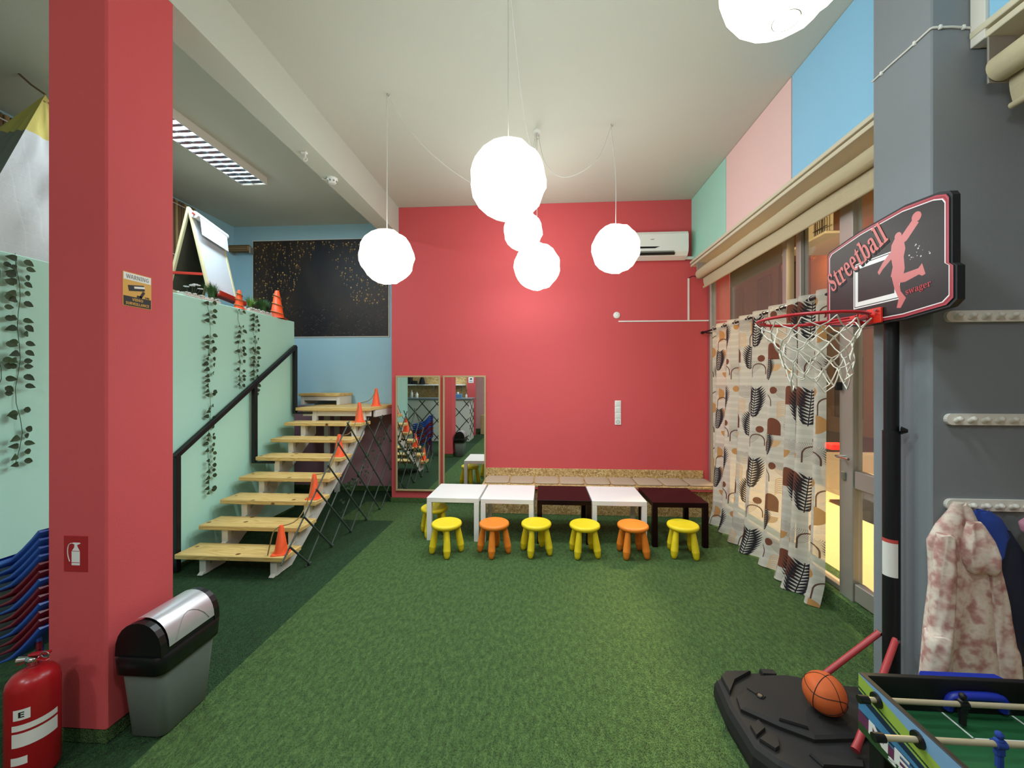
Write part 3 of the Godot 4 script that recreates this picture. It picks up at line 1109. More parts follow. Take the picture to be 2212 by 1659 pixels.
func back_wall_things() -> void:
	var st := S()
	for a in [[-2.02, -1.40, "narrow oak framed mirror beside the stair trellis"], [-1.362, -0.772, "narrow oak framed mirror next to the bench"]]:
		var t := thing("wall_mirror", a[2], "mirror", Vector3((a[0] + a[1]) / 2, 0.165, -5.19), 0.0, "tall wall mirrors")
		var w: float = a[1] - a[0]
		st = S()
		bx(st, Vector3(0, 0.79, 0.012), Vector3(w - 0.03, 1.55, 0.008))
		obj("mirror_glass", st, M.mirror, t)
		for s in [-1.0, 1.0]:
			st = S()
			bx(st, Vector3(s * (w / 2 - 0.011), 0.79, 0.012), Vector3(0.022, 1.583, 0.026), 0.002)
			obj("frame_side", st, M.oak, t)
			st = S()
			bx(st, Vector3(0, 0.79 + s * 0.7805, 0.012), Vector3(w - 0.044, 0.022, 0.026), 0.002)
			obj("frame_end", st, M.oak, t)
	# air conditioner
	var ac := thing("air_conditioner", "white split air conditioner high on the red wall", "air conditioner", Vector3(1.43, 3.25, -5.2))
	st = S()
	prism(st, [Vector2(0, 0.02), Vector2(0.06, 0.0), Vector2(0.15, 0.03), Vector2(0.185, 0.075), Vector2(0.195, 0.13), Vector2(0.19, 0.3), Vector2(0.17, 0.335), Vector2(0, 0.34)], 0.84, Transform3D(Basis(Vector3(0, 0, 1), Vector3(0, 1, 0), Vector3(-1, 0, 0)), Vector3(0.42, 0, 0)))
	obj("body", st, M.white_plastic, ac)
	st = S()
	bx(st, Vector3(-0.05, 0.062, 0.172), Vector3(0.6, 0.05, 0.03), 0.003, Basis(Vector3.RIGHT, deg_to_rad(-38)))
	obj("air_outlet", st, M.black_plastic, ac)
	for k in 2:
		st = S()
		bx(st, Vector3(-0.05, 0.054 + k * 0.02, 0.182 + k * 0.012), Vector3(0.58, 0.004, 0.02), 0.0, Basis(Vector3.RIGHT, deg_to_rad(-38)))
		obj("vane", st, M.print_grey, ac)
	st = S()
	prism(st, [Vector2(-0.3, 0.118), Vector2(0.0, 0.118), Vector2(0.06, 0.14), Vector2(-0.3, 0.143)], 0.006, Transform3D(Basis(), Vector3(0, 0, 0.192)))
	obj("display_strip", st, M.black_plastic, ac)
	st = S()
	prism(st, [Vector2(-0.055, 0.229), Vector2(-0.02, 0.228), Vector2(0.0, 0.239), Vector2(-0.055, 0.236)], 0.002, Transform3D(Basis(), Vector3(0, 0, 0.192)))
	obj("maker_mark", st, M.print_grey, ac)
	st = S()
	tube(st, [Vector3(0.35, 0.03, 0.06), Vector3(0.44, 0.03, 0.06), Vector3(0.52, 0.03, 0.05), Vector3(0.56, 0.04, 0.03)], 0.022)
	obj("pipe_sleeve", st, M.white_plastic, ac)
	# sockets
	var s := thing("socket_strip", "vertical strip of white switches and a socket on the red wall", "socket", Vector3(0.998, 1.25, -5.2))
	for k in 4:
		st = S()
		bx(st, Vector3(0, 0.122 - k * 0.0815, 0.006), Vector3(0.081, 0.08, 0.012), 0.003)
		var p := obj("plate", st, M.white_plastic, s)
		st = S()
		if k < 3:
			bx(st, Vector3(0, 0.122 - k * 0.0815, 0.013), Vector3(0.056, 0.056, 0.008), 0.003, Basis(Vector3.RIGHT, 0.07))
			obj("rocker", st, M.label_white, p)
		else:
			lathe(st, [Vector2(0.019, 0.0), Vector2(0.021, 0.004), Vector2(0.024, 0.004), Vector2(0.024, 0.0)], 18, Transform3D(Basis(Vector3.RIGHT, PI / 2), Vector3(0, 0.122 - k * 0.0815, 0.011)))
			obj("socket_ring", st, M.print_grey, p)
			for x in [-0.0095, 0.0095]:
				st = S()
				bx(st, Vector3(x, 0.122 - k * 0.0815, 0.0125), Vector3(0.005, 0.005, 0.003))
				obj("socket_hole", st, M.black_plastic, p)
	var d := thing("junction_cover", "round white cover plate on the red wall", "cover plate", Vector3(0.982, 2.55, -5.2))
	st = S()
	lathe(st, [Vector2(0.044, 0), Vector2(0.045, 0.006), Vector2(0.04, 0.011), Vector2(0.01, 0.013)], 24, Transform3D(Basis(Vector3.RIGHT, PI / 2), Vector3.ZERO))
	obj("cover", st, M.white_plastic, d)
	var c := thing("cable_trunking", "thin white cable trunking below the air conditioner", "cable trunking", Vector3(1.6, 2.466, -5.2))
	st = S()
	bx(st, Vector3(0.0, 0, 0.006), Vector3(1.19, 0.018, 0.012), 0.002)
	obj("run", st, M.white_plastic, c)
	st = S()
	bx(st, Vector3(0.317, 0.285, 0.006), Vector3(0.022, 0.55, 0.012), 0.002)
	obj("riser", st, M.white_plastic, c)
	st = S()
	tube(st, smooth_path([Vector3(0.317, 0.56, 0.005), Vector3(0.36, 0.585, 0.01), Vector3(0.42, 0.58, 0.02), Vector3(0.5, 0.575, 0.02)], 5), 0.004, 6)
	obj("loose_wire", st, M.black_plastic, c)
	# the dark picture: a plain stand-in, warm points of light on a night-dark ground
	var im := new_image(1024, 704, Color("120f12"))
	var nz := noise(0.006, 77, FastNoiseLite.TYPE_SIMPLEX, 4)
	for y in range(0, 704, 4):
		for x in range(0, 1024, 4):
			var v := nz.get_noise_2d(x * 0.4, y * 0.25) * 0.5 + 0.5
			var k := absf(x - 512.0) / 512.0
			im.fill_rect(Rect2i(x, y, 4, 4), Color("0c0d13").lerp(Color("4a3522"), clampf(v * 0.8 + k * 0.4 - 0.2, 0.0, 1.0)))
	for k in 620:
		var x := rng.randf_range(10, 1014)
		var y := rng.randf_range(10, 470)
		if absf(x - 512.0) < y * 0.55:
			continue
		var l := rng.randf_range(5, 26)
		var col := Color("6b4a22").lerp(Color("d8a85a"), rng.randf())
		draw_line(im, Vector2(x, y), Vector2(x, y + l), rng.randf_range(2, 4), col.darkened(0.45))
		draw_disc(im, Vector2(x, y), rng.randf_range(2.5, 5.5), col)
	for k in 900:
		var x := rng.randf_range(0, 1024)
		var y := rng.randf_range(470, 704)
		draw_line(im, Vector2(x, y), Vector2(x + rng.randf_range(-14, 14), y + rng.randf_range(3, 12)), rng.randf_range(2, 6), Color("1f1b18").lerp(Color("6a5238"), pow(rng.randf(), 3.0)))
	var pm := mk("ffffff", 0.55)
	pm.albedo_texture = tex_of(im)
	var ps := thing("wall_poster", "large dark picture with golden points of light on the blue wall", "poster", Vector3(-3.407, 2.355, -5.7))
	st = S()
	span(st, Vector3(-1.085, -0.012, 0), Vector3(1.085, 1.492, 0.012), 0.002)
	obj("backing_board", st, M.white_paint, ps)
	st = S()
	sheet(st, [Vector3(-1.072, 0, 0.0135), Vector3(1.072, 0, 0.0135), Vector3(1.072, 1.48, 0.0135), Vector3(-1.072, 1.48, 0.0135)])
	obj("print", st, pm, ps)
	# on the beam
	var sd := thing("smoke_detector", "round white smoke detector under the beam", "smoke detector", Vector3(-2.107, 3.70, -3.731))
	st = S()
	lathe(st, [Vector2(0.02, -0.052), Vector2(0.036, -0.047), Vector2(0.046, -0.026), Vector2(0.05, -0.016), Vector2(0.05, 0)], 20)
	obj("body", st, M.white_plastic, sd)
	for k in 8:
		st = S()
		bx(st, Vector3(0.043 * cos(k * TAU / 8), -0.034, 0.043 * sin(k * TAU / 8)), Vector3(0.008, 0.014, 0.014), 0.0, Basis(Vector3.UP, -k * TAU / 8))
		obj("vent_slot", st, M.print_grey, sd)
	st = S()
	tube(st, smooth_path([Vector3(-0.048, -0.006, 0), Vector3(-0.08, -0.012, 0.005), Vector3(-0.108, 0.01, 0.0), Vector3(-0.112, 0.05, 0)], 5), 0.006, 6)
	obj("wire", st, M.cord, sd)
	var hk := thing("ceiling_hook_plate", "small white hook with a ring under the beam", "hook", Vector3(-2.114, 3.70, -3.286))
	st = S()
	bx(st, Vector3(0, -0.008, 0), Vector3(0.05, 0.016, 0.03), 0.003)
	obj("plate", st, M.white_plastic, hk)
	st = S()
	tube(st, [Vector3(0.01, -0.01, 0), Vector3(0.012, -0.05, 0)], 0.006, 6)
	obj("stem", st, M.white_plastic, hk)
	st = S()
	var ring := []
	for k in 14:
		ring.append(Vector3(0.012 + 0.016 * cos(k * TAU / 14), -0.066 + 0.016 * sin(k * TAU / 14), 0))
	tube(st, ring, 0.004, 6, true)
	obj("ring", st, M.white_plastic, hk)


# ---------------------------------------------------------------- at the red pillar

func pillar_things() -> void:
	var xf := turned_y(90, Vector3(-1.995, 2.108, -1.775))
	var t := thing("warning_sign", "yellow and black video surveillance sticker on the red pillar", "sign", Vector3(-1.995, 2.108, -1.775), PI / 2)
	var st := S()
	bx(st, Vector3.ZERO, Vector3(0.135, 0.165, 0.003), 0.001)
	obj("backing", st, M.sign_yellow, t)
	st = S()
	bx(st, Vector3(0, 0.062, 0.0015), Vector3(0.128, 0.034, 0.001))
	obj("title_band", st, M.print_white, t)
	words("title", "WARNING", Vector2(0.105, 0.02), M.print_grey, t, Transform3D(Basis(), Vector3(0, 0.062, 0.002)))
	st = S()
	bx(st, Vector3(0, -0.0565, 0.0015), Vector3(0.128, 0.046, 0.001))
	obj("text_band", st, M.print_black, t)
	words("text", "VIDEO", Vector2(0.05, 0.013), M.sign_yellow, t, Transform3D(Basis(), Vector3(0, -0.046, 0.002)))
	words("text", "SURVEILLANCE", Vector2(0.108, 0.013), M.sign_yellow, t, Transform3D(Basis(), Vector3(0, -0.067, 0.002)))
	st = S()
	bx(st, Vector3(-0.005, 0.012, 0.002), Vector3(0.075, 0.028, 0.001), 0.0, Basis(Vector3.BACK, 0.18))
	bx(st, Vector3(0.022, -0.016, 0.002), Vector3(0.012, 0.035, 0.001), 0.0, Basis(Vector3.BACK, -0.5))
	bx(st, Vector3(0.008, -0.028, 0.002), Vector3(0.022, 0.01, 0.001))
	obj("camera_drawing", st, M.print_black, t)
	st = S()
	bx(st, Vector3(0.008, 0.017, 0.0028), Vector3(0.05, 0.01, 0.001), 0.0, Basis(Vector3.BACK, 0.18))
	obj("camera_stripe", st, M.print_white, t)
	words("text", "24h", Vector2(0.022, 0.01), M.print_black, t, Transform3D(Basis(), Vector3(0.045, -0.027, 0.0018)))
	var e := thing("extinguisher_sign", "red square sign with a white extinguisher on the red pillar", "sign", Vector3(-2.1435, 0.87, -1.64))
	st = S()
	bx(st, Vector3(0, 0, 0.001), Vector3(0.117, 0.165, 0.003), 0.001)
	obj("plate", st, M.sign_red, e)
	st = S()
	prism(st, [Vector2(-0.018, -0.052), Vector2(0.022, -0.052), Vector2(0.022, 0.012), Vector2(0.012, 0.03), Vector2(0.008, 0.04), Vector2(0.026, 0.048), Vector2(0.02, 0.052), Vector2(-0.012, 0.052), Vector2(-0.012, 0.046), Vector2(-0.004, 0.044), Vector2(-0.005, 0.03), Vector2(-0.018, 0.012)], 0.001, Transform3D(Basis(), Vector3(0, 0, 0.0025)))
	obj("drawing", st, M.print_white, e)
	st = S()
	tube(st, smooth_path([Vector3(-0.01, 0.049, 0.003), Vector3(-0.03, 0.044, 0.003), Vector3(-0.038, 0.02, 0.003), Vector3(-0.036, -0.01, 0.003), Vector3(-0.028, -0.035, 0.003)], 4), 0.0018, 5)
	obj("drawing_hose", st, M.print_white, e)
	st = S()
	for y in [0.013, -0.04]:
		bx(st, Vector3(0.002, y, 0.0037), Vector3(0.04, 0.0022, 0.0006))
	obj("drawing_lines", st, M.sign_red, e)
	# waste bin
	var b := thing("waste_bin", "grey waste bin with black lid and silver swing flap beside the red pillar", "bin", Vector3(-1.848, 0, -1.805))
	st = S()
	soft(st)
	var rings := []
	for l in [[0.0, 0.078, 0.115], [0.008, 0.086, 0.123], [0.345, 0.106, 0.15], [0.35, 0.104, 0.148], [0.345, 0.1, 0.145]]:
		rings.append(rounded_ring(l[1], l[2], 0.03, l[0]))
	loft(st, rings)
	flat(st)
	cap(st, rings[0], Vector3.DOWN)
	cap(st, rings[4], Vector3.UP)
	obj("body", st, M.bin_grey, b)
	st = S()
	soft(st)
	rings = []
	for l in [[0.315, 0.113, 0.158], [0.32, 0.12, 0.166], [0.39, 0.124, 0.17], [0.402, 0.119, 0.165]]:
		rings.append(rounded_ring(l[1], l[2], 0.04, l[0]))
	loft(st, rings)
	flat(st)
	cap(st, rings[0], Vector3.DOWN)
	cap(st, rings[3], Vector3.UP)
	obj("lid_rim", st, M.black_plastic, b)
	# domed hood: end walls and shell, with the flap on top
	var dome := []
	for k in 13:
		var q := lerpf(0.0, PI, k / 12.0)
		dome.append(Vector2(0.114 * cos(q), 0.40 + 0.155 * pow(sin(q), 0.75)))
	st = S()
	for s in [-1.0, 1.0]:
		prism(st, dome, 0.03, Transform3D(Basis(), Vector3(0, 0, s * 0.143 - 0.015)))
	var shell := []
	for p in dome:
		shell.append(Vector2(p.x * 0.97, 0.4 + (p.y - 0.4) * 0.95))
	prism(st, shell, 0.27, Transform3D(Basis(), Vector3(0, 0, -0.135)))
	obj("lid_hood", st, M.black_plastic, b)
	st = S()
	soft(st)
	var fl := []
	var fu := []
	for k in 13:
		var q := lerpf(0.1, 2.15, k / 12.0)
		var row := []
		for j in 5:
			row.append(Vector3(0.117 * cos(q), 0.40 + 0.162 * pow(maxf(sin(q), 0.0), 0.75), lerpf(-0.122, 0.122, j / 4.0)))
		fl.append(row)
	for k in 12:
		for j in 4:
			tri(st, fl[k][j], fl[k + 1][j], fl[k + 1][j + 1])
			tri(st, fl[k][j], fl[k + 1][j + 1], fl[k][j + 1])
	obj("swing_flap", st, M.silver, b)
	st = S()
	var cv := []
	for k in 9:
		var q := lerpf(0.15, 0.75, sin(k / 8.0 * PI))
		cv.append(Vector3(0.1185 * cos(q), 0.401 + 0.162 * pow(sin(q), 0.75), lerpf(-0.09, 0.09, k / 8.0)))
	tube(st, cv, 0.0015, 5)
	obj("flap_line", st, M.print_grey, b)
	# extinguisher
	var x := thing("fire_extinguisher", "red fire extinguisher standing on the turf before the red pillar", "extinguisher", Vector3(-2.163, 0, -1.505))
	st = S()
	lathe(st, [Vector2(0.06, 0.0), Vector2(0.074, 0.006), Vector2(0.078, 0.02), Vector2(0.078, 0.385), Vector2(0.074, 0.41), Vector2(0.06, 0.432), Vector2(0.035, 0.446), Vector2(0.018, 0.452)], 28)
	obj("cylinder", st, M.red_paint, x)
	st = S()
	lathe(st, [Vector2(0.017, 0.45), Vector2(0.017, 0.47), Vector2(0.023, 0.472), Vector2(0.023, 0.492), Vector2(0.012, 0.496)], 14)
	obj("valve", st, M.chrome, x)
	st = S()
	bx(st, Vector3(0.03, 0.507, 0), Vector3(0.09, 0.01, 0.022), 0.003, Basis(Vector3.BACK, 0.16))
	bx(st, Vector3(0.03, 0.484, 0), Vector3(0.075, 0.008, 0.018), 0.003, Basis(Vector3.BACK, -0.1))
	obj("handle", st, M.red_paint, x)
	st = S()
	tube(st, [Vector3(-0.02, 0.482, 0.0), Vector3(-0.05, 0.48, 0.012)], [0.012, 0.018], 12)
	obj("gauge", st, M.chrome, x)
	st = S()
	var pr := []
	for k in 16:
		pr.append(Vector3(0.075 + 0.018 * cos(k * TAU / 16), 0.515 + 0.012 * sin(k * TAU / 16), 0.015))
	tube(st, pr, 0.0022, 5, true)
	obj("pin_ring", st, M.chrome, x)
	for a in [[1.82, 2.44, 0.282, 0.325], [1.76, 3.5, 0.238, 0.262], [1.76, 3.5, 0.172, 0.228], [1.72, 2.34, 0.1, 0.132]]:
		st = S()
		soft(st)
		for k in 8:
			var q0 := lerpf(a[0], a[1], k / 8.0)
			var q1 := lerpf(a[0], a[1], (k + 1) / 8.0)
			var d0 := Vector3(-cos(q0), 0, sin(q0)) * 0.0787
			var d1 := Vector3(-cos(q1), 0, sin(q1)) * 0.0787
			var lo: Vector3 = Vector3.UP * a[2]
			var hi: Vector3 = Vector3.UP * a[3]
			tri(st, d0 + lo, d1 + lo, d1 + hi)
			tri(st, d0 + lo, d1 + hi, d0 + hi)
		obj("paper_label", st, M.label_white, x)
	var q := 2.13
	words("mark", "E", Vector2(0.016, 0.022), M.print_black, x, Transform3D(Basis(Vector3.UP, q - PI / 2), Vector3(-cos(q), 0, sin(q)) * 0.0790 + Vector3(0, 0.304, 0)))
	# stacked children's chairs
	var order := ["b", "m", "m", "b", "m", "m", "b", "m", "m", "b", "b", "b", "b"]
	var kinds := {}
	for k in 13:
		var c: String = order[k]
		var label: String = ("blue" if c == "b" else "maroon") + " plastic chair in the tall stack behind the red pillar, " + ["lowest of the stack", "second from below", "third from below", "fourth from below", "fifth from below", "sixth from below", "seventh from below", "eighth from below", "ninth from below", "fourth from the top", "third from the top", "second from the top", "topmost"][k]
		var at := Vector3(-2.66, 0.04 * k, -1.9)
		if not kinds.has(c):
			var ch := small_chair(M.chair_blue if c == "b" else M.chair_maroon, label)
			ch.position = at
			kinds[c] = ch
		else:
			dup(kinds[c], "stacking_chair", label, at)
	for k in 2:
		var ch := small_chair(M.chair_pink, ["pink plastic chair between the red pillar and the stair, under another", "pink plastic chair between the red pillar and the stair, on top"][k])
		ch.position = Vector3(-2.84, 0.04 * k, -2.42)
		ch.rotation.y = 0.3


func rounded_ring(hx: float, hz: float, r: float, y: float) -> Array:
	var ring := []
	for c in [[1, 1, 0], [-1, 1, 1], [-1, -1, 2], [1, -1, 3]]:
		for i in 5:
			var q: float = (c[2] + i / 4.0) * PI / 2
			ring.append(Vector3(c[0] * (hx - r) + cos(q) * r, y, -(c[1] * (hz - r) + sin(q) * r)))
	return ring


func small_chair(m: Material, label: String) -> Node3D:
	var t := thing("stacking_chair", label, "chair", Vector3.ZERO, 0.0, "stacked plastic chairs")
	var prof := [Vector2(-0.2, 0.225), Vector2(-0.185, 0.238), Vector2(-0.12, 0.237), Vector2(-0.06, 0.244), Vector2(0.0, 0.265), Vector2(0.06, 0.305), Vector2(0.115, 0.355), Vector2(0.16, 0.405), Vector2(0.19, 0.445)]
	var st := S()
	soft(st)
	var rings := []
	for i in prof.size():
		var p: Vector2 = prof[i]
		var hw := 0.17 if i < 5 else lerpf(0.17, 0.15, (i - 4) / 4.0)
		var ring := []
		for j in 7:
			var z := lerpf(-hw, hw, j / 6.0)
			var k := pow(absf(z / hw), 3.0) * 0.02
			ring.append(Vector3(p.x - (k if i > 4 else 0.0), p.y + (k if i <= 4 else 0.0), z))
		for j in 7:
			var z := lerpf(hw, -hw, j / 6.0)
			var k := pow(absf(z / hw), 3.0) * 0.02
			ring.append(Vector3(p.x - (k if i > 4 else 0.0) + (0.01 if i > 4 else 0.0), p.y + (k if i <= 4 else 0.0) - 0.01, z))
		rings.append(ring)
	loft(st, rings)
	flat(st)
	cap(st, rings[0], Vector3.LEFT)
	cap(st, rings[8], Vector3.UP)
	obj("shell", st, m, t)
	for x in [-0.15, 0.09]:
		for z in [-0.09, 0.09]:
			st = S()
			var out := Vector3(signf(x + 0.02) * 0.05, 0, signf(z) * 0.035)
			tube(st, [Vector3(x, 0.235, z), Vector3(x, 0.2, z) + out * 0.2, Vector3(x, 0.0, z) + out], 0.011, 8)
			obj("leg", st, m, t)
	return t


# ---------------------------------------------------------------- on the gallery and its parapet

func leaf_mesh(m: Material) -> ArrayMesh:
	var st := S()
	soft(st)
	var edge := [Vector2(0, 0), Vector2(0.011, 0.004), Vector2(0.0155, 0.013), Vector2(0.013, 0.024), Vector2(0.006, 0.034), Vector2(0, 0.041)]
	for s in [-1.0, 1.0]:
		for i in edge.size() - 1:
			var a: Vector2 = edge[i]
			var b: Vector2 = edge[i + 1]
			var pa := Vector3(s * a.x, -a.y, a.x * 0.35 - a.y * a.y * 6.0)
			var pb := Vector3(s * b.x, -b.y, b.x * 0.35 - b.y * b.y * 6.0)
			var ca := Vector3(0, -a.y, -a.y * a.y * 6.0)
			var cb := Vector3(0, -b.y, -b.y * b.y * 6.0)
			if s > 0:
				tri(st, ca, cb, pb)
				tri(st, ca, pb, pa)
			else:
				tri(st, ca, pb, cb)
				tri(st, ca, pa, pb)
	st.generate_normals()
	var me := st.commit()
	me.surface_set_material(0, m)
	return me


func vine(at: Vector3, length: float, label: String, gaps: Array, sc := 1.0) -> void:
	var t := thing("hanging_vine", label, "artificial vine", at, 0.0, "hanging leaf strings on the mint wall")
	var pts := []
	for k in 15:
		var y := -length * k / 14.0
		pts.append(Vector3(0.012 + 0.01 * sin(k * 0.9 + at.z * 7.0), y, 0.012 * sin(k * 1.3 + at.z * 5.0)))
	pts[0] = Vector3(-0.01, 0.005, 0)
	var st := S()
	tube(st, pts, 0.0016, 5)
	obj("stem", st, M.leaf_mid, t)
	var me: ArrayMesh = M.leaf_a
	var y := 0.03
	var k := 0
	while y < length:
		var skip := false
		for g in gaps:
			if y > g[0] and y < g[1]:
				skip = true
		if not skip:
			for s in [-1.0, 1.0]:
				if rng.randf() < 0.12:
					continue
				var o := MeshInstance3D.new()
				o.mesh = me if rng.randf() < 0.7 else M.leaf_b
				put("leaf", o, t)
				var q: float = s * rng.randf_range(0.9, 1.7)
				var b := Basis(Vector3.UP, PI / 2 + rng.randf_range(-0.3, 0.3)) * Basis(Vector3.BACK, q) * Basis(Vector3.RIGHT, rng.randf_range(-0.5, 0.1))
				o.transform = Transform3D(b.scaled(Vector3.ONE * sc * rng.randf_range(1.1, 1.4)), Vector3(0.02 + rng.randf_range(0, 0.02), -y + rng.randf_range(-0.015, 0.015), -s * 0.016))
		y += 0.052
		k += 1


func grass_plant(at: Vector3, w: float, h: float, n: int, m: Material, label: String) -> void:
	var t := thing("artificial_grass_plant", label, "plant", at)
	var st := S()
	lathe(st, [Vector2(0.02, 0.0), Vector2(0.035, 0.002), Vector2(0.042, 0.03), Vector2(0.03, 0.034)], 10)
	obj("root_ball", st, M.leaf_mid, t)
	st = S()
	soft(st)
	for k in n:
		var a := rng.randf() * TAU
		var lean := rng.randf_range(0.1, 1.0)
		var d := Vector3(cos(a) * 0.55, 0, sin(a))
		var l := h * rng.randf_range(0.55, 1.0)
		var base := d * rng.randf_range(0.0, 0.3) * w + Vector3(0, 0.02, 0)
		var side := Vector3(-d.z, 0, d.x) * rng.randf_range(0.003, 0.006)
		var prev := base
		for i in 3:
			var u := (i + 1) / 3.0
			var p := base + Vector3.UP * l * u * (1.0 - 0.35 * lean * u) + d * w * lean * u * u
			var s0 := side * (1.0 - i / 3.0)
			var s1 := side * (1.0 - u)
			tri(st, prev - s0, prev + s0, p + s1)
			tri(st, prev - s0, p + s1, p - s1)
			prev = p
	var o := obj("blades", st, m, t)
	o.set_meta("kind", "stuff")


func gallery_things() -> void:
	M.leaf_a = leaf_mesh(M.leaf)
	M.leaf_b = leaf_mesh(M.leaf_mid)
	vine(Vector3(-3.246, 2.446, -3.536), 1.86, "longest leaf string on the mint wall, below the flower tray", [[0.22, 0.33], [0.92, 1.0]])
	vine(Vector3(-3.246, 2.44, -3.912), 0.86, "short leaf string on the mint wall below the smaller parapet cone", [[0.08, 0.16], [0.55, 0.62]], 0.95)
	vine(Vector3(-3.246, 2.44, -4.123), 0.96, "leaf string on the mint wall that ends at the handrail", [[0.2, 0.27]], 0.95)
	vine(Vector3(-3.246, 2.45, -2.18), 1.29, "leaf string on the mint wall beside the tent, reaching lower", [[0.3, 0.38], [0.85, 0.92]], 0.95)
	vine(Vector3(-3.246, 2.45, -2.09), 0.9, "leaf string on the mint wall beside the tent, reaching less far", [[0.4, 0.5]], 0.95)
	# gravel trays
	var st := S()
	var pebble := S()
	lathe(pebble, [Vector2(0.002, 0), Vector2(0.009, 0.003), Vector2(0.011, 0.008), Vector2(0.006, 0.013)], 6)
	pebble.generate_normals()
	var pm := pebble.commit()
	pm.surface_set_material(0, M.stone_white)
	for a in [[-3.71, -3.32, "tray of white pebbles with flowers and grass on the mint parapet"], [-4.455, -4.085, "tray of white pebbles with two grass plants between the parapet cones"]]:
		var t := thing("pebble_tray", a[2], "tray", Vector3(-3.31, 2.449, (a[0] + a[1]) / 2))
		var l: float = a[1] - a[0]
		st = S()
		bx(st, Vector3(0, 0.012, 0), Vector3(0.1, 0.022, l), 0.004)
		obj("tray", st, M.stone_white, t)
		for k in 110:
			var o := MeshInstance3D.new()
			o.mesh = pm
			put("pebble", o, t)
			o.transform = Transform3D(Basis(Vector3.UP, rng.randf() * TAU).scaled(Vector3.ONE * rng.randf_range(0.8, 1.4)), Vector3(rng.randf_range(-0.044, 0.044), 0.021 + rng.randf_range(0, 0.012), rng.randf_range(-l / 2 + 0.01, l / 2 - 0.01)))
	grass_plant(Vector3(-3.31, 2.476, -3.66), 0.12, 0.2, 420, M.grass_leaf, "dark green grass plant beside white flowers on the parapet")
	grass_plant(Vector3(-3.31, 2.476, -4.37), 0.15, 0.18, 420, M.grass_leaf, "dark green grass plant beside the larger parapet cone")
	grass_plant(Vector3(-3.31, 2.476, -4.16), 0.11, 0.18, 160, M.leaf_bright, "light green grass plant next to the smaller parapet cone")
	var fl := thing("white_flowers", "small white artificial flowers in the pebble tray", "flowers", Vector3(-3.31, 2.476, -3.43))
	for k in 7:
		var p := Vector3(rng.randf_range(-0.04, 0.04), rng.randf_range(0.05, 0.11), rng.randf_range(-0.09, 0.09))
		st = S()
		tube(st, [Vector3(p.x * 0.3, 0.0, p.z * 0.4), p * Vector3(0.8, 0.6, 0.8), p], 0.002, 5)
		var stem := obj("stem", st, M.leaf_mid, fl)
		st = S()
		for j in 5:
			var q := j * TAU / 5
			lathe(st, [Vector2(0.001, 0), Vector2(0.01, 0.003), Vector2(0.012, 0.007), Vector2(0.003, 0.009)], 8, Transform3D(Basis(), p + Vector3(cos(q) * 0.012, 0, sin(q) * 0.012)))
		obj("petals", st, M.paper, stem)
	# easel
	var e := thing("easel", "standing child's easel with whiteboard, paper roll and red crossbars on the gallery", "easel", Vector3(-3.75, 2.3, -3.856), deg_to_rad(16.6))
	# local axes: -z along the ridge, +x towards the room
	var top := 1.212
	for side in [1.0, -1.0]:
		for z in [0.0, -0.6]:
			st = S()
			var a := Vector3(0, top, z)
			var b := Vector3(side * 0.25, 0.01, z)
			var d := (b - a).normalized()
			bx(st, (a + b) * 0.5, Vector3(0.022, a.distance_to(b), 0.04), 0.003, Basis(d.cross(Vector3.BACK).normalized() * -1.0, -d, Vector3.BACK))
			obj("leg", st, M.easel_wood, e)
		st = S()
		var c0 := Vector3(side * 0.25 * 0.04, top - 0.05, -0.3)
		var c1 := Vector3(side * 0.25 * 0.72, top * 0.29, -0.3)
		var dd := (c1 - c0).normalized()
		bx(st, (c0 + c1) * 0.5 + Vector3(side * 0.002, 0, 0), Vector3(0.008, c0.distance_to(c1), 0.56), 0.001, Basis(dd.cross(Vector3.BACK).normalized() * -1.0, -dd, Vector3.BACK))
		obj("whiteboard" if side > 0 else "chalkboard", st, M.board_white if side > 0 else M.slate, e)
		for h in [top - 0.03, top * 0.27]:
			st = S()
			bx(st, Vector3(side * 0.25 * (1.0 - h / top), h, -0.3), Vector3(0.02, 0.035, 0.56), 0.003)
			obj("cross_rail", st, M.easel_wood, e)
	st = S()
	bx(st, Vector3(0.25 * 0.75 + 0.05, top * 0.25, -0.3), Vector3(0.1, 0.02, 0.62), 0.004)
	bx(st, Vector3(0.25 * 0.75 + 0.1, top * 0.25 + 0.02, -0.3), Vector3(0.01, 0.05, 0.62), 0.003)
	obj("tray", st, M.easel_red, e)
	for z in [0.012, -0.612]:
		st = S()
		bx(st, Vector3(0, top * 0.42, z), Vector3(0.31, 0.028, 0.014), 0.003)
		obj("crossbar", st, M.easel_red, e)
	st = S()
	tube(st, [Vector3(0.06, top - 0.075, 0.02), Vector3(0.06, top - 0.075, -0.62)], 0.036, 18)
	obj("paper_roll", st, M.paper, e)
	st = S()
	tube(st, [Vector3(0.06, top - 0.075, 0.05), Vector3(0.06, top - 0.075, -0.65)], 0.01, 10)
	obj("roll_rod", st, M.easel_red, e)
	st = S()
	face(st, [Vector3(0.093, top - 0.09, -0.02), Vector3(0.093, top - 0.09, -0.58), Vector3(0.11, top - 0.27, -0.58), Vector3(0.11, top - 0.27, -0.02)], Vector3.RIGHT)
	obj("paper_sheet", st, M.paper, e)
	# play tent
	var tent := thing("play_tent", "white pyramid play tent with one side tinted as in shade and a yellow top hung from the ceiling", "tent", Vector3(-4.1, 2.3, -2.75))
	var ap := Vector3(-3.95, 3.945, -2.82)
	var cs := [Vector3(-3.586, 2.305, -2.085), Vector3(-3.46, 2.305, -3.5), Vector3(-4.66, 2.305, -3.5), Vector3(-4.66, 2.305, -2.1)]
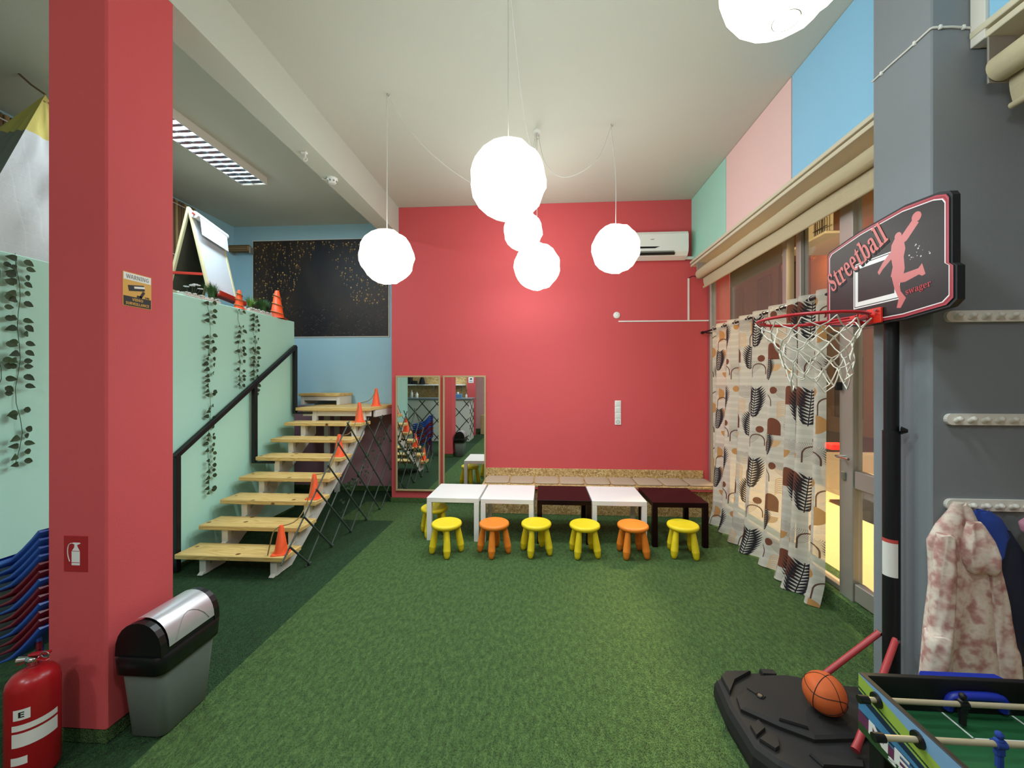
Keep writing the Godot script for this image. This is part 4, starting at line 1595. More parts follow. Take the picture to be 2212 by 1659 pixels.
	for k in 4:
		var a: Vector3 = cs[k]
		var b: Vector3 = cs[(k + 1) % 4]
		var n := (b - a).cross(ap - a).normalized()
		var mid := Vector3(-4.1, 2.6, -2.8)
		if n.dot(a - mid) < 0:
			n = -n
		for part in 2:
			var u0 := 0.0 if part == 0 else 0.76
			var u1 := 0.76 if part == 0 else 1.0
			st = S()
			soft(st)
			var rows := []
			for i in 15:
				var u := lerpf(u0, u1, i / 14.0)
				var row := []
				for j in 17:
					var v := j / 16.0
					var p := a.lerp(b, v).lerp(ap, u)
					var ed := sin(v * PI) * (1.0 - u)
					p += n * (0.03 * ed * sin(v * 23.0 + 3.0 * sin(u * 7.0)) + 0.025 * ed * sin(v * 11.0 + u * 17.0) + 0.012 * ed * sin(v * 41.0 - u * 29.0) - 0.05 * ed)
					row.append(p)
				rows.append(row)
			for i in 14:
				for j in 16:
					tri(st, rows[i][j], rows[i][j + 1], rows[i + 1][j + 1])
					tri(st, rows[i][j], rows[i + 1][j + 1], rows[i + 1][j])
			var m: Material = M.tent_yellow if part == 1 else (M.tent_shade if k == 3 else M.tent_white)  # side facing the camera has its shade put into a darker cloth colour
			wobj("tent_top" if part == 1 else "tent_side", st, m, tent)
	for c in cs:
		st = S()
		var inw := Vector3(-4.1 - c.x, 0, -2.78 - c.z).normalized() * 0.05
		tube(st, [c + inw, ap + inw * 0.4 + Vector3(0, -0.06, 0)], 0.012, 8)
		wobj("tent_pole", st, M.bamboo_pale, tent)
	st = S()
	tube(st, [ap, ap + Vector3(-0.08, 0.06, 0.03), ap + Vector3(-0.14, 0.125, 0.06)], 0.008, 6)
	wobj("hanging_strap", st, M.bamboo, tent)
	# bamboo screens along the gallery wall
	for a in [[-4.98, -3.7, 30, "brown bamboo strip screen behind the easel"], [-3.55, -2.2, 30, "brown bamboo strip screen behind the play tent"]]:
		var t := thing("bamboo_screen", a[3], "screen", Vector3(-4.75, 2.3, (a[0] + a[1]) / 2))
		for k in a[2]:
			st = S()
			var z: float = lerpf(a[0], a[1], (k + 0.5) / a[2])
			tube(st, [Vector3(-4.75 + 0.01 * sin(k * 2.1), 2.302, z), Vector3(-4.75 + 0.012 * sin(k * 1.3), 3.2, z + 0.006 * sin(k)), Vector3(-4.75, 4.02, z)], 0.02, 7)
			wobj("cane", st, M.bamboo if k % 3 else M.bamboo_pale, t)
		for y in [2.6, 3.3, 3.96]:
			st = S()
			tube(st, [Vector3(-4.722, y, a[0]), Vector3(-4.722, y, a[1])], 0.006, 6)
			wobj("binding", st, M.cord, t)
	var rm := thing("rolled_mat", "rolled bamboo mat on brackets on the blue wall", "mat", Vector3(-4.63, 3.7, -5.62))
	st = S()
	tube(st, [Vector3(-0.16, 0, 0), Vector3(0.14, 0, 0)], 0.05, 14)
	obj("roll", st, M.bamboo_pale, rm)
	for k in 12:
		st = S()
		var q := k * TAU / 12
		tube(st, [Vector3(-0.165, 0.05 * cos(q), 0.05 * sin(q)), Vector3(0.145, 0.05 * cos(q), 0.05 * sin(q))], 0.008, 6)
		obj("cane", st, M.bamboo, rm)
	for x in [-0.15, 0.15]:
		st = S()
		bx(st, Vector3(x, -0.02, -0.035), Vector3(0.02, 0.1, 0.09), 0.004)
		obj("wall_bracket", st, M.alu, rm)


# ---------------------------------------------------------------- trellis, cones, rope

func cone(label: String, at: Vector3, sc: float, lean := 0.0) -> void:
	var t := thing("traffic_cone", label, "cone", at, rng.randf() * 0.5, "small orange training cones")
	var st := S()
	lathe(st, [Vector2(0.056 * sc, 0.008), Vector2(0.05 * sc, 0.02), Vector2(0.017 * sc, 0.225 * sc), Vector2(0.013 * sc, 0.232 * sc)], 18)
	var o := obj("cone_body", st, M.cone, t)
	o.rotation.z = lean
	st = S()
	soft(st)
	var rings := [rounded_ring(0.064 * sc, 0.064 * sc, 0.02, 0.0), rounded_ring(0.064 * sc, 0.064 * sc, 0.02, 0.006), rounded_ring(0.058 * sc, 0.058 * sc, 0.02, 0.009)]
	loft(st, rings)
	flat(st)
	cap(st, rings[2], Vector3.UP)
	obj("foot", st, M.cone, t)


func trellis_and_cones() -> void:
	var t := thing("trellis_fence", "grey-green expanding lattice fence standing along the open stair", "trellis", Vector3(-2.12, 0, -4.1))
	var st := S()
	# rising bars lie one layer behind the falling ones
	var bars := []
	bars.append([Vector2(3.0, 0.165), Vector2(4.105, 1.225)])
	for k in 6:
		var s := 3.36 + 0.405 * k
		var top := minf(1.22, 5.24 - s)
		bars.append([Vector2(s - 0.03, 0.0), Vector2(s + top, top)])
	for b in bars:
		st = S()
		tube(st, [Vector3(-2.127, b[0].y, -b[0].x), Vector3(-2.127, b[1].y, -b[1].x)], 0.0075, 6)
		wobj("lattice_bar", st, M.trellis, t)
	bars = []
	for k in 6:
		var s := 3.1 + 0.19 * k
		var y := 0.27 + 0.187 * k
		var run := minf(y, 5.23 - s)
		bars.append([Vector2(s - 0.015, y + 0.015), Vector2(s + run, y - run + 0.004)])
	for s in [4.473, 4.863]:
		bars.append([Vector2(s, 1.2), Vector2(5.23, 1.2 - (5.23 - s))])
	for b in bars:
		st = S()
		tube(st, [Vector3(-2.113, b[0].y, -b[0].x), Vector3(-2.113, maxf(b[1].y, 0.0), -b[1].x)], 0.0085, 6)
		wobj("lattice_bar", st, M.trellis, t)
		st = S()
		bx(st, Vector3(-2.118, maxf(b[1].y, 0.012), -b[1].x), Vector3(0.03, 0.024, 0.03), 0.004)
		wobj("foot_clip", st, M.trellis, t)
	for k in 70:
		var o := MeshInstance3D.new()
		o.mesh = M.leaf_a
		put("leaf", o, t)
		var s := rng.randf_range(4.1, 5.15)
		var y := rng.randf_range(0.45, 0.98)
		if k < 22:
			s = 4.02 + 0.25 * rng.randf()
			y = 0.5 + 0.06 * rng.randf()
		elif k < 30:
			s = 3.98 + 0.03 * rng.randf()
			y = rng.randf_range(0.2, 0.5)
		else:
			y = clampf(0.45 + 0.5 * (s - 4.1) + rng.randf_range(-0.12, 0.12), 0.4, 1.05)
		o.global_transform = Transform3D(Basis(Vector3.UP, rng.randf_range(0.4, 2.4)) * Basis(Vector3.BACK, rng.randf_range(-2.5, 2.5)), Vector3(-2.13 + rng.randf_range(-0.03, 0.03), y, -s))
	# cones with the rope from tip to tip
	var cs := [[Vector3(-2.255, 0.184, -3.185), "orange cone on the lowest stair tread"], [Vector3(-2.255, 0.512, -3.666), "orange cone on the third stair tread"], [Vector3(-2.255, 0.84, -4.13), "orange cone on the fifth stair tread"], [Vector3(-2.255, 1.168, -4.6), "orange cone on the topmost stair tread"], [Vector3(-2.26, 1.334, -5.087), "orange cone on the stair landing"]]
	for c in cs:
		cone(c[1], c[0], 1.03)
	cone("small orange cone wound with rope beside the easel on the parapet", Vector3(-3.31, 2.449, -4.0), 0.92)
	cone("large orange cone wound with rope at the end of the parapet", Vector3(-3.31, 2.449, -4.6), 1.5)
	var r := thing("jute_rope", "brown jute rope strung from cone to cone up the stair", "rope", Vector3(-2.25, 0.183, -3.2))
	for k in 4:
		var a: Vector3 = cs[k][0] + Vector3(0, 0.236, 0)
		var b: Vector3 = cs[k + 1][0] + Vector3(0, 0.236, 0)
		var pts := []
		for i in 13:
			var u := i / 12.0
			pts.append(a.lerp(b, u) + Vector3(0.03 * sin(u * PI), -0.14 * sin(u * PI) * (0.35 if k == 3 else 1.0) - 0.002, 0))
		st = S()
		tube(st, pts, 0.005, 6)
		wobj("rope_run", st, M.jute, r)
	st = S()
	var tail: Vector3 = cs[0][0]
	tube(st, smooth_path([tail + Vector3(0, 0.236, 0), tail + Vector3(-0.04, 0.2, 0.035), tail + Vector3(-0.055, 0.1, 0.06), tail + Vector3(-0.07, 0.007, 0.07)], 5), 0.005, 6)
	wobj("rope_tail", st, M.jute, r)
	for c in [[Vector3(-3.31, 2.449, -4.0), 0.92], [Vector3(-3.31, 2.449, -4.6), 1.5]]:
		var w := thing("cone_rope", ["jute rope coiled round the small parapet cone", "jute rope coiled round the large parapet cone"][0 if c[1] < 1.0 else 1], "rope", c[0])
		var pts := []
		for i in 45:
			var u := i / 44.0
			var q := u * TAU * 2.6
			var rr: float = lerpf(0.052, 0.019, lerpf(0.15, 0.95, u)) * c[1] + 0.005
			pts.append(Vector3(cos(q) * rr, lerpf(0.15, 0.95, u) * 0.225 * c[1], sin(q) * rr))
		st = S()
		tube(st, pts, 0.005, 6)
		obj("coil", st, M.jute, w)


# ---------------------------------------------------------------- curtains, blinds

func curtain_print() -> Image:
	var base := Color(0.83, 0.795, 0.735, 0.76)
	var im := new_image(1024, 896, base)
	for k in 10:
		im.fill_rect(Rect2i(0, k * 90 + 20, 1024, 34), Color(0.84, 0.805, 0.748, 0.82))
	var tan_c := Color(0.74, 0.53, 0.31, 0.94)
	var brown := Color(0.45, 0.24, 0.16, 0.95)
	var pale := Color(0.83, 0.66, 0.48, 0.93)
	var line := Color(0.36, 0.22, 0.18, 0.95)
	var ink := Color(0.11, 0.09, 0.12, 0.97)
	var fine := Color(0.55, 0.5, 0.46, 0.85)
	# fine ripples
	for a in [[150, 650, 1], [800, 640, 1], [500, 60, 1]]:
		for k in 12:
			draw_arc(im, Vector2(a[0], a[1]), 20 + k * 13, 4, fine, 0.0 if a[2] > 0 else PI, PI if a[2] > 0 else TAU)
	for k in 8:
		draw_arc(im, Vector2(430, 300 + k * 24), 62, 9, pale, PI * 1.1, PI * 1.9)
	# discs, half discs, arches
	draw_disc(im, Vector2(80, 110), 44, tan_c)
	draw_disc(im, Vector2(330, 110), 42, brown)
	draw_disc(im, Vector2(640, 470), 48, pale)
	draw_disc(im, Vector2(960, 610), 42, brown)
	draw_disc(im, Vector2(560, 200), 88, tan_c, -PI / 2, PI / 2)
	draw_disc(im, Vector2(120, 430), 92, tan_c, -PI / 2, PI / 2)
	draw_disc(im, Vector2(700, 760), 90, tan_c, 0, PI)
	draw_disc(im, Vector2(330, 700), 84, pale, 0, PI)
	for a in [[320, 530, 92], [760, 150, 96]]:
		var c := Vector2(a[0], a[1])
		draw_disc(im, c, a[2], brown, PI, TAU)
		draw_poly(im, [c + Vector2(-a[2], -1), c + Vector2(a[2], -1), c + Vector2(a[2], 110), c + Vector2(-a[2], 110)], brown)
	for a in [[220, 250, 84], [620, 330, 80], [930, 760, 84], [90, 780, 76]]:
		var c := Vector2(a[0], a[1])
		draw_arc(im, c, a[2], 13, line, PI, TAU)
		for s in [-1.0, 1.0]:
			draw_line(im, c + Vector2(s * a[2], -1), c + Vector2(s * a[2], 90 if s < 0 else 50), 13, line)
	# fern fronds
	for f in [[Vector2(880, 470), Vector2(905, 90), 1.25], [Vector2(540, 740), Vector2(570, 430), 1.05], [Vector2(250, 890), Vector2(275, 640), 0.8]]:
		var a: Vector2 = f[0]
		var b: Vector2 = f[1]
		draw_line(im, a, b, 8, ink)
		for i in 11:
			var p := a.lerp(b, (i + 0.6) / 11.5)
			var l: float = 112.0 * f[2] * sin(PI * (0.12 + 0.7 * (1.0 - i / 11.0)))
			for s in [-1.0, 1.0]:
				var tip := p + Vector2(s * l, -0.8 * l)
				var mid := p.lerp(tip, 0.5) + Vector2(0, 0.14 * l)
				draw_poly(im, [p + Vector2(0, 5), mid + Vector2(0, 15 * f[2]), tip, mid - Vector2(0, 13 * f[2]), p - Vector2(0, 5)], ink)
	return im


func sheer(called_label: String, z0: float, z1: float, pleats: float, hem: Callable, m: Material, u_off: float) -> Node3D:
	var t := thing("sheer_curtain", called_label, "curtain", Vector3(2.06, 0, (z0 + z1) / 2), 0.0, "printed sheer curtains at the shop front")
	var st := S()
	var rows := []
	var uvs := []
	var nu := int(pleats * 14)
	for i in 41:
		var v := i / 40.0
		var row := []
		var uv := []
		for j in nu + 1:
			var u := float(j) / nu
			var z := lerpf(z0, z1, u)
			var ph := u * pleats * TAU
			var amp := lerpf(0.036, 0.05, v)
			var x := 2.08 + amp * sin(ph) + 0.018 * v * sin(ph * 0.43 + v * 2.0)
			var y := lerpf(2.345, 0.0, v)
			var h: Vector3 = hem.call(u)
			var k := pow(v, 2.2)
			x += (h.x - 2.06) * k
			z += h.z * k
			y = lerpf(2.345, h.y, v)
			if v > 0.93:
				x -= (v - 0.93) * 0.5
			row.append(Vector3(x, y, z))
			uv.append(Vector2(u_off + u * absf(z1 - z0) * 1.35 / 0.8, v * 2.345 / 0.68))
		rows.append(row)
		uvs.append(uv)
	gridded(st, rows, uvs)
	wobj("cloth", st, m, t)
	var n := int(pleats * 2)
	for k in n:
		var u := (k + 0.5) / n
		var ring := []
		var c := Vector3(2.08, 2.303, lerpf(z0, z1, u))
		var tilt := 0.6 if k % 2 == 0 else -0.6
		for q in 16:
			var a := TAU * q / 16
			ring.append(c + Vector3(0.026 * cos(a) * sin(tilt) - 0.0, 0.026 * sin(a), 0.026 * cos(a) * cos(tilt)))
		st = S()
		tube(st, ring, 0.006, 6, true)
		wobj("eyelet", st, M.chrome, t)
	return t


func curtains_and_blinds() -> void:
	var cm := mk("ffffff", 0.92)
	cm.albedo_texture = tex_of(curtain_print())
	cm.transparency = BaseMaterial3D.TRANSPARENCY_ALPHA
	cm.backlight_enabled = true
	cm.backlight = Color(0.35, 0.33, 0.3)
	sheer("printed sheer curtain hanging beside the bench end", -4.86, -3.28, 6.0, func(u: float) -> Vector3: return Vector3(2.03 - 0.06 * sin(u * PI), 0.012, 0.06 * (1.0 - u)), cm, 0.15)
	sheer("printed sheer curtain hanging beside the glass door", -3.36, -2.95, 2.0, func(u: float) -> Vector3: return Vector3(1.97 + 0.05 * u, 0.006, 0.03 * u - 0.02), cm, 0.5)
	var r := thing("curtain_rod", "black curtain rod along the shop front", "curtain rod", Vector3(2.08, 2.303, -4.0))
	var st := S()
	tube(st, [Vector3(2.08, 2.303, -5.14), Vector3(2.08, 2.303, -2.9)], 0.011, 10)
	wobj("rod", st, M.black_metal, r)
	for z in [-5.15, -2.89]:
		st = S()
		tube(st, [Vector3(2.08, 2.303, z - 0.015), Vector3(2.08, 2.303, z + 0.015)], 0.02, 12)
		wobj("finial", st, M.black_metal, r)
	for z in [-5.08, -3.6, -2.93]:
		st = S()
		tube(st, [Vector3(2.08, 2.303, z), Vector3(2.1, 2.29, z), Vector3(2.175, 2.29, z)], 0.008, 6)
		wobj("bracket", st, M.black_metal, r)
	# roller blinds
	for a in [[-5.0, -2.2, "beige roller blind rolled up below the coloured panels", -5.02], [-1.8, 0.6, "beige roller blind above the football table", -1.82]]:
		var t := thing("roller_blind", a[2], "roller blind", Vector3(1.99, 2.86, (a[0] + a[1]) / 2))
		st = S()
		var pts := []
		var rad := []
		for k in 15:
			pts.append(Vector3(1.985, 3.025 + 0.004 * sin(k * 1.4), lerpf(a[0], a[1], k / 14.0)))
			rad.append(0.055 + 0.003 * sin(k * 0.9))
		tube(st, pts, rad, 20)
		wobj("fabric_roll", st, M.blind, t)
		st = S()
		soft(st)
		var rows := []
		for i in 9:
			var row := []
			for k in 33:
				var u := k / 32.0
				var v := i / 8.0
				row.append(Vector3(2.035 - 0.012 * sin(v * PI) + 0.008 * sin(u * 17.0 + 2.0 * v) * v, lerpf(3.03, 2.868, v) + 0.004 * sin(u * 9.0) * v, lerpf(a[0], a[1], u)))
			rows.append(row)
		for i in 8:
			for k in 32:
				tri(st, rows[i][k], rows[i][k + 1], rows[i + 1][k + 1])
				tri(st, rows[i][k], rows[i + 1][k + 1], rows[i + 1][k])
		wobj("fabric_flap", st, M.blind, t)
		st = S()
		tube(st, [Vector3(2.035, 2.862, a[0]), Vector3(2.035, 2.862, a[1])], 0.014, 10)
		wobj("bottom_bar", st, M.blind, t)
		for z in [a[0] - 0.01, a[1] + 0.002]:
			st = S()
			span(st, Vector3(1.95, 2.97, z - 0.004), Vector3(2.06, 3.175, z + 0.004), 0.001)
			wobj("end_bracket", st, M.alu, t)


# ---------------------------------------------------------------- basketball stand

func basketball() -> void:
	var t := thing("basketball_stand", "portable basketball stand with black base, red rim and printed backboard", "basketball hoop", Vector3(1.71, 0, -2.0))
	var st := S()
	# base: water-filled black plastic
	var outer := [Vector2(0.905, -2.07), Vector2(0.972, -2.115), Vector2(1.17, -2.135), Vector2(1.27, -2.11), Vector2(1.37, -2.095), Vector2(1.56, -2.065), Vector2(1.70, -2.06), Vector2(1.755, -2.0), Vector2(1.755, -1.86), Vector2(1.6, -1.72), Vector2(1.35, -1.57), Vector2(1.05, -1.56), Vector2(0.95, -1.62), Vector2(0.895, -1.69), Vector2(0.885, -1.89)]
	var mid := Vector2(1.28, -1.87)
	flat(st)
	var rings := []
	for l in [[0.0, 1.015], [0.03, 1.03], [0.075, 1.02], [0.1, 0.985], [0.112, 0.94]]:
		var ring := []
		for p in outer:
			var q: Vector2 = mid + (p - mid) * l[1]
			ring.append(Vector3(minf(q.x, 1.765), l[0], q.y))
		rings.append(ring)
	loft(st, rings)
	raise_poly(st, outer, mid, 0.94, 0.112)
	var base := wobj("base", st, M.black_rough, t)
	var plates := [[[Vector2(0.942, -1.936), Vector2(1.096, -2.074), Vector2(1.266, -2.09), Vector2(1.358, -2.07), Vector2(1.5, -2.0), Vector2(1.6, -1.95), Vector2(1.55, -1.8), Vector2(1.379, -1.74), Vector2(1.162, -1.72), Vector2(1.052, -1.775), Vector2(0.925, -1.86)], 0.136],
		[[Vector2(1.108, -1.855), Vector2(1.154, -1.833), Vector2(1.162, -1.756), Vector2(1.059, -1.795)], 0.15],
		[[Vector2(0.925, -1.779), Vector2(0.979, -1.812), Vector2(0.986, -1.769), Vector2(0.925, -1.727)], 0.127],
		[[Vector2(0.929, -1.714), Vector2(0.992, -1.752), Vector2(1.016, -1.726), Vector2(0.996, -1.683), Vector2(0.971, -1.669)], 0.127],
		[[Vector2(0.925, -2.06), Vector2(0.971, -2.1), Vector2(1.1, -2.108), Vector2(0.985, -2.04), Vector2(0.92, -1.955)], 0.132],
		[[Vector2(1.033, -1.993), Vector2(1.077, -1.925), Vector2(1.055, -1.909), Vector2(1.009, -1.974)], 0.142],
		[[Vector2(1.248, -1.843), Vector2(1.326, -1.822), Vector2(1.315, -1.807), Vector2(1.248, -1.824)], 0.142],
		[[Vector2(1.15, -2.12), Vector2(1.22, -2.118), Vector2(1.22, -2.085), Vector2(1.15, -2.085)], 0.135],
		[[Vector2(1.1, -1.66), Vector2(1.3, -1.64), Vector2(1.28, -1.61), Vector2(1.12, -1.61)], 0.128]]
	for pl in plates:
		st = S()
		flat(st)
		var c := Vector2.ZERO
		for p in pl[0]:
			c += p
		c /= pl[0].size()
		var rr := []
		for l in [[0.1, 1.0], [pl[1] - 0.008, 1.0], [pl[1], 0.93]]:
			var ring := []
			for p in pl[0]:
				var q: Vector2 = c + (p - c) * l[1]
				ring.append(Vector3(q.x, l[0], q.y))
			rr.append(ring)
		loft(st, rr)
		raise_poly(st, pl[0], c, 0.93, pl[1])
		wobj("moulded_rib", st, M.black_rough, base)
	for p in [Vector3(1.05, 0.136, -1.93), Vector3(1.34, 0.136, -2.03)]:
		st = S()
		lathe(st, [Vector2(0.016, 0), Vector2(0.016, 0.006), Vector2(0.01, 0.007)], 12, Transform3D(Basis(), p))
		wobj("filler_cap", st, M.black_plastic, base)
	# pole, braces, clamp
	st = S()
	tube(st, [Vector3(1.712, 0.06, -2.0), Vector3(1.712, 1.42, -2.0)], 0.034, 18)
	wobj("pole", st, M.black_metal, t)
	st = S()
	tube(st, [Vector3(1.712, 1.40, -2.0), Vector3(1.712, 2.2, -2.0)], 0.029, 18)
	wobj("upper_pole", st, M.black_metal, t)
	for a in [[Vector3(1.70, 0.415, -1.963), Vector3(1.285, 0.14, -1.665)], [Vector3(1.69, 0.40, -2.04), Vector3(1.4, 0.135, -2.055)]]:
		st = S()
		tube(st, [a[0], a[0].lerp(a[1], 0.93), a[1]], [0.014, 0.014, 0.017], 10)
		wobj("brace", st, M.strut_red, t)
		st = S()
		tube(st, [a[0] + Vector3(0.0, 0, 0.016), a[0] + Vector3(0, 0, -0.016)], 0.009, 8)
		wobj("bolt", st, M.chrome, t)
	st = S()
	tube(st, [Vector3(1.745, 1.425, -1.99), Vector3(1.765, 1.425, -1.975)], 0.007, 8)
	tube(st, [Vector3(1.73, 1.425, -1.968), Vector3(1.745, 1.425, -1.95)], [0.02, 0.008], 8)
	wobj("clamp_knob", st, M.black_plastic, t)
	st = S()
	soft(st)
	var lr := []
	for y in [0.71, 0.875, 0.893]:
		var ring := []
		for k in 9:
			var q := lerpf(PI * 0.48, PI * 1.12, k / 8.0)
			ring.append(Vector3(1.712 + 0.0346 * cos(q), y, -2.0 + 0.0346 * sin(q)))
		lr.append(ring)
	loft(st, [lr[0], lr[1]], false, true)
	wobj("paper_label", st, M.label_white, t)
	st = S()
	soft(st)
	loft(st, [lr[1], lr[2]], false, true)
	wobj("label_stripe", st, M.dot_red, t)
	# backboard
	var edge := [Vector2(-2.332, 2.385), Vector2(-2.315, 2.405), Vector2(-2.10, 2.445), Vector2(-1.85, 2.465), Vector2(-1.70, 2.45), Vector2(-1.66, 2.435), Vector2(-1.649, 2.415), Vector2(-1.649, 2.14), Vector2(-1.632, 2.125), Vector2(-1.632, 1.99), Vector2(-1.66, 1.965), Vector2(-1.85, 1.945), Vector2(-2.10, 1.945), Vector2(-2.30, 1.975), Vector2(-2.332, 1.995)]
	var xf := Transform3D(Basis(Vector3(0, 0, 1), Vector3(0, 1, 0), Vector3(-1, 0, 0)), Vector3(1.675, 0, 0))
	st = S()
	prism(st, edge, 0.03, xf)
	var board := wobj("backboard", st, M.rubber, t)
	st = S()
	prism(st, inset(edge, 0.965), 0.004, xf.translated(Vector3(-0.03, 0, 0)))
	wobj("rim_moulding", st, M.rubber, board)
	# printed face: border, square and figure drawn into one picture
	var lo := Vector2(-2.332, 1.945)
	var hi := Vector2(-1.632, 2.465)
	var W := 1050
	var H := 780
	var im := new_image(W, H, Color("201d1e"))
	var to_px := func(p: Vector2) -> Vector2: return Vector2((p.x - lo.x) / (hi.x - lo.x) * W, (hi.y - p.y) / (hi.y - lo.y) * H)
	for a in [[1.0, "141214"], [0.962, "b23a45"], [0.935, "7c1f2a"], [0.922, "b23a45"], [0.908, "e9e6e0"], [0.893, "262424"]]:
		var pts := []
		for p in inset(edge, a[0]):
			pts.append(to_px.call(p))
		draw_poly(im, pts, Color(a[1]))
	for k in 260:
		var c := Vector2(rng.randf_range(0.12, 0.88) * W, rng.randf_range(0.12, 0.85) * H)
		draw_disc(im, c, rng.randf_range(1, 4), Color("343232"))
	for a in [[-2.137, -1.872, 2.276, 2.042, "e9e6e0"], [-2.131, -1.878, 2.271, 2.048, "1c1a1b"], [-2.127, -1.882, 2.267, 2.052, "e9e6e0"], [-2.108, -1.90, 2.247, 2.075, "262424"]]:
		var a0: Vector2 = to_px.call(Vector2(a[0], a[2]))
		var a1: Vector2 = to_px.call(Vector2(a[1], a[3]))
		im.fill_rect(Rect2i(int(a0.x), int(a0.y), int(a1.x - a0.x), int(a1.y - a0.y)), Color(a[4]))
	var fig := Color("cc6a66")
	for poly in [[Vector2(-1.814, 2.380), Vector2(-1.783, 2.359), Vector2(-1.839, 2.300), Vector2(-1.855, 2.294), Vector2(-1.875, 2.320)],
			[Vector2(-1.899, 2.328), Vector2(-1.855, 2.315), Vector2(-1.846, 2.266), Vector2(-1.854, 2.232), Vector2(-1.849, 2.176), Vector2(-1.859, 2.136), Vector2(-1.920, 2.156), Vector2(-1.909, 2.200), Vector2(-1.920, 2.254), Vector2(-1.916, 2.303)],
			[Vector2(-1.916, 2.278), Vector2(-1.909, 2.244), Vector2(-1.963, 2.203), Vector2(-1.982, 2.182), Vector2(-1.991, 2.198), Vector2(-1.963, 2.236)],
			[Vector2(-1.899, 2.159), Vector2(-1.859, 2.154), Vector2(-1.786, 2.158), Vector2(-1.769, 2.175), Vector2(-1.754, 2.125), Vector2(-1.769, 2.120), Vector2(-1.783, 2.130), Vector2(-1.846, 2.114), Vector2(-1.879, 2.117)],
			[Vector2(-1.916, 2.158), Vector2(-1.879, 2.141), Vector2(-1.869, 2.077), Vector2(-1.843, 2.041), Vector2(-1.869, 2.000), Vector2(-1.889, 2.004), Vector2(-1.879, 2.045), Vector2(-1.899, 2.091)]]:
		var pts := []
		for p in poly:
			pts.append(to_px.call(p))
		draw_poly(im, pts, fig)
	draw_disc(im, to_px.call(Vector2(-1.794, 2.387)), 33, fig)
	draw_disc(im, to_px.call(Vector2(-1.882, 2.335)), 26, fig)
	for k in 14:
		draw_disc(im, to_px.call(Vector2(rng.randf_range(-1.83, -1.73), rng.randf_range(2.19, 2.27))), rng.randf_range(2, 6), Color("b9b7b0"))
	var bm := mk("ffffff", 0.3)
	bm.albedo_texture = tex_of(im)
	st = S()
	var fp := PackedVector2Array(inset(edge, 0.96))
	var ix := Geometry2D.triangulate_polygon(fp)
	flat(st)
	for i in range(0, ix.size(), 3):
		var order := [0, 1, 2]
		var q0: Vector2 = fp[ix[i]]
		if (fp[ix[i + 1]] - q0).cross(fp[ix[i + 2]] - q0) > 0:
			order = [0, 2, 1]
		for k in order:
			var p: Vector2 = fp[ix[i + k]]
			st.set_uv(to_px.call(p) / Vector2(W, H))
			st.add_vertex(Vector3(1.6405, p.y, p.x))
	wobj("printed_face", st, bm, board)
	var tb := Basis(Vector3.UP, -PI / 2)
	var letters := Transform3D(tb * Basis(Vector3.BACK, 0.45), Vector3(1.6395, 2.305, -2.13))
	words("lettering_shadow", "Streetball", Vector2(0.39, 0.12), M.print_black, board, letters.translated(Vector3(0.0004, -0.012, 0.006)), true, true)
	words("lettering", "Streetball", Vector2(0.39, 0.12), M.print_pink, board, letters.translated(Vector3(-0.001, 0, 0)), true, true)
	words("lettering", "swager", Vector2(0.115, 0.03), M.print_red, board, Transform3D(tb * Basis(Vector3.BACK, 0.12), Vector3(1.6393, 2.066, -1.785)), true, true)
	for n in board.get_children():
		if n.mesh is TextMesh:
			n.global_transform = n.transform
	# rim, bracket, net
	var rc := Vector3(1.345, 1.975, -2.03)
	var R := 0.222
	st = S()
	var ring := []
	for k in 36:
		ring.append(rc + Vector3(R * cos(TAU * k / 36), 0, R * sin(TAU * k / 36)))
	tube(st, ring, 0.008, 8, true)
	var rim := wobj("rim", st, M.rim_red, t)
	st = S()
	for s in [-1.0, 1.0]:
		tube(st, smooth_path([Vector3(1.615, 2.0, -2.03 + s * 0.03), Vector3(1.56, 1.99, -2.03 + s * 0.08), Vector3(1.45, 1.98, -2.03 + s * 0.195)], 4), 0.006, 6)
	tube(st, [Vector3(1.61, 1.95, -2.03), Vector3(1.57, 1.962, -2.03)], 0.012, 8)
	wobj("rim_stay", st, M.rim_red, rim)
	st = S()
	bx(st, Vector3(1.632, 1.985, -2.0), Vector3(0.012, 0.075, 0.085), 0.002)
	bx(st, Vector3(1.595, 1.985, -2.025), Vector3(0.075, 0.012, 0.06), 0.002)
	wobj("bracket", st, M.bracket_red, t)
	for p in [Vector3(1.625, 2.008, -1.975), Vector3(1.625, 2.008, -2.03)]:
		st = S()
		tube(st, [p, p + Vector3(-0.012, 0, 0)], 0.007, 6)
		wobj("bolt", st, M.chrome, t)
	for k in 10:
		st = S()
		var q := TAU * k / 10
		tube(st, [rc + Vector3(R * cos(q), -0.004, R * sin(q)), rc + Vector3(R * cos(q), -0.018, R * sin(q)), rc + Vector3((R - 0.01) * cos(q), -0.02, (R - 0.01) * sin(q))], 0.004, 5)
		wobj("net_hook", st, M.rim_red, rim)
	var rows := []
	var nn := 11
	for i in 7:
		var v := i / 6.0
		var row := []
		for k in nn:
			var q := TAU * (k + (0.5 if i % 2 else 0.0)) / nn
			var rr := lerpf(R, 0.115, pow(v, 0.75)) * (1.0 + 0.07 * sin(k * 2.3 + i * 1.1))
			row.append(rc + Vector3(rr * cos(q) + 0.05 * v, -0.015 - 0.3 * pow(v, 1.05) + 0.02 * sin(k * 1.7 + i * 2.0) * v, rr * sin(q)))
		rows.append(row)
	st = S()
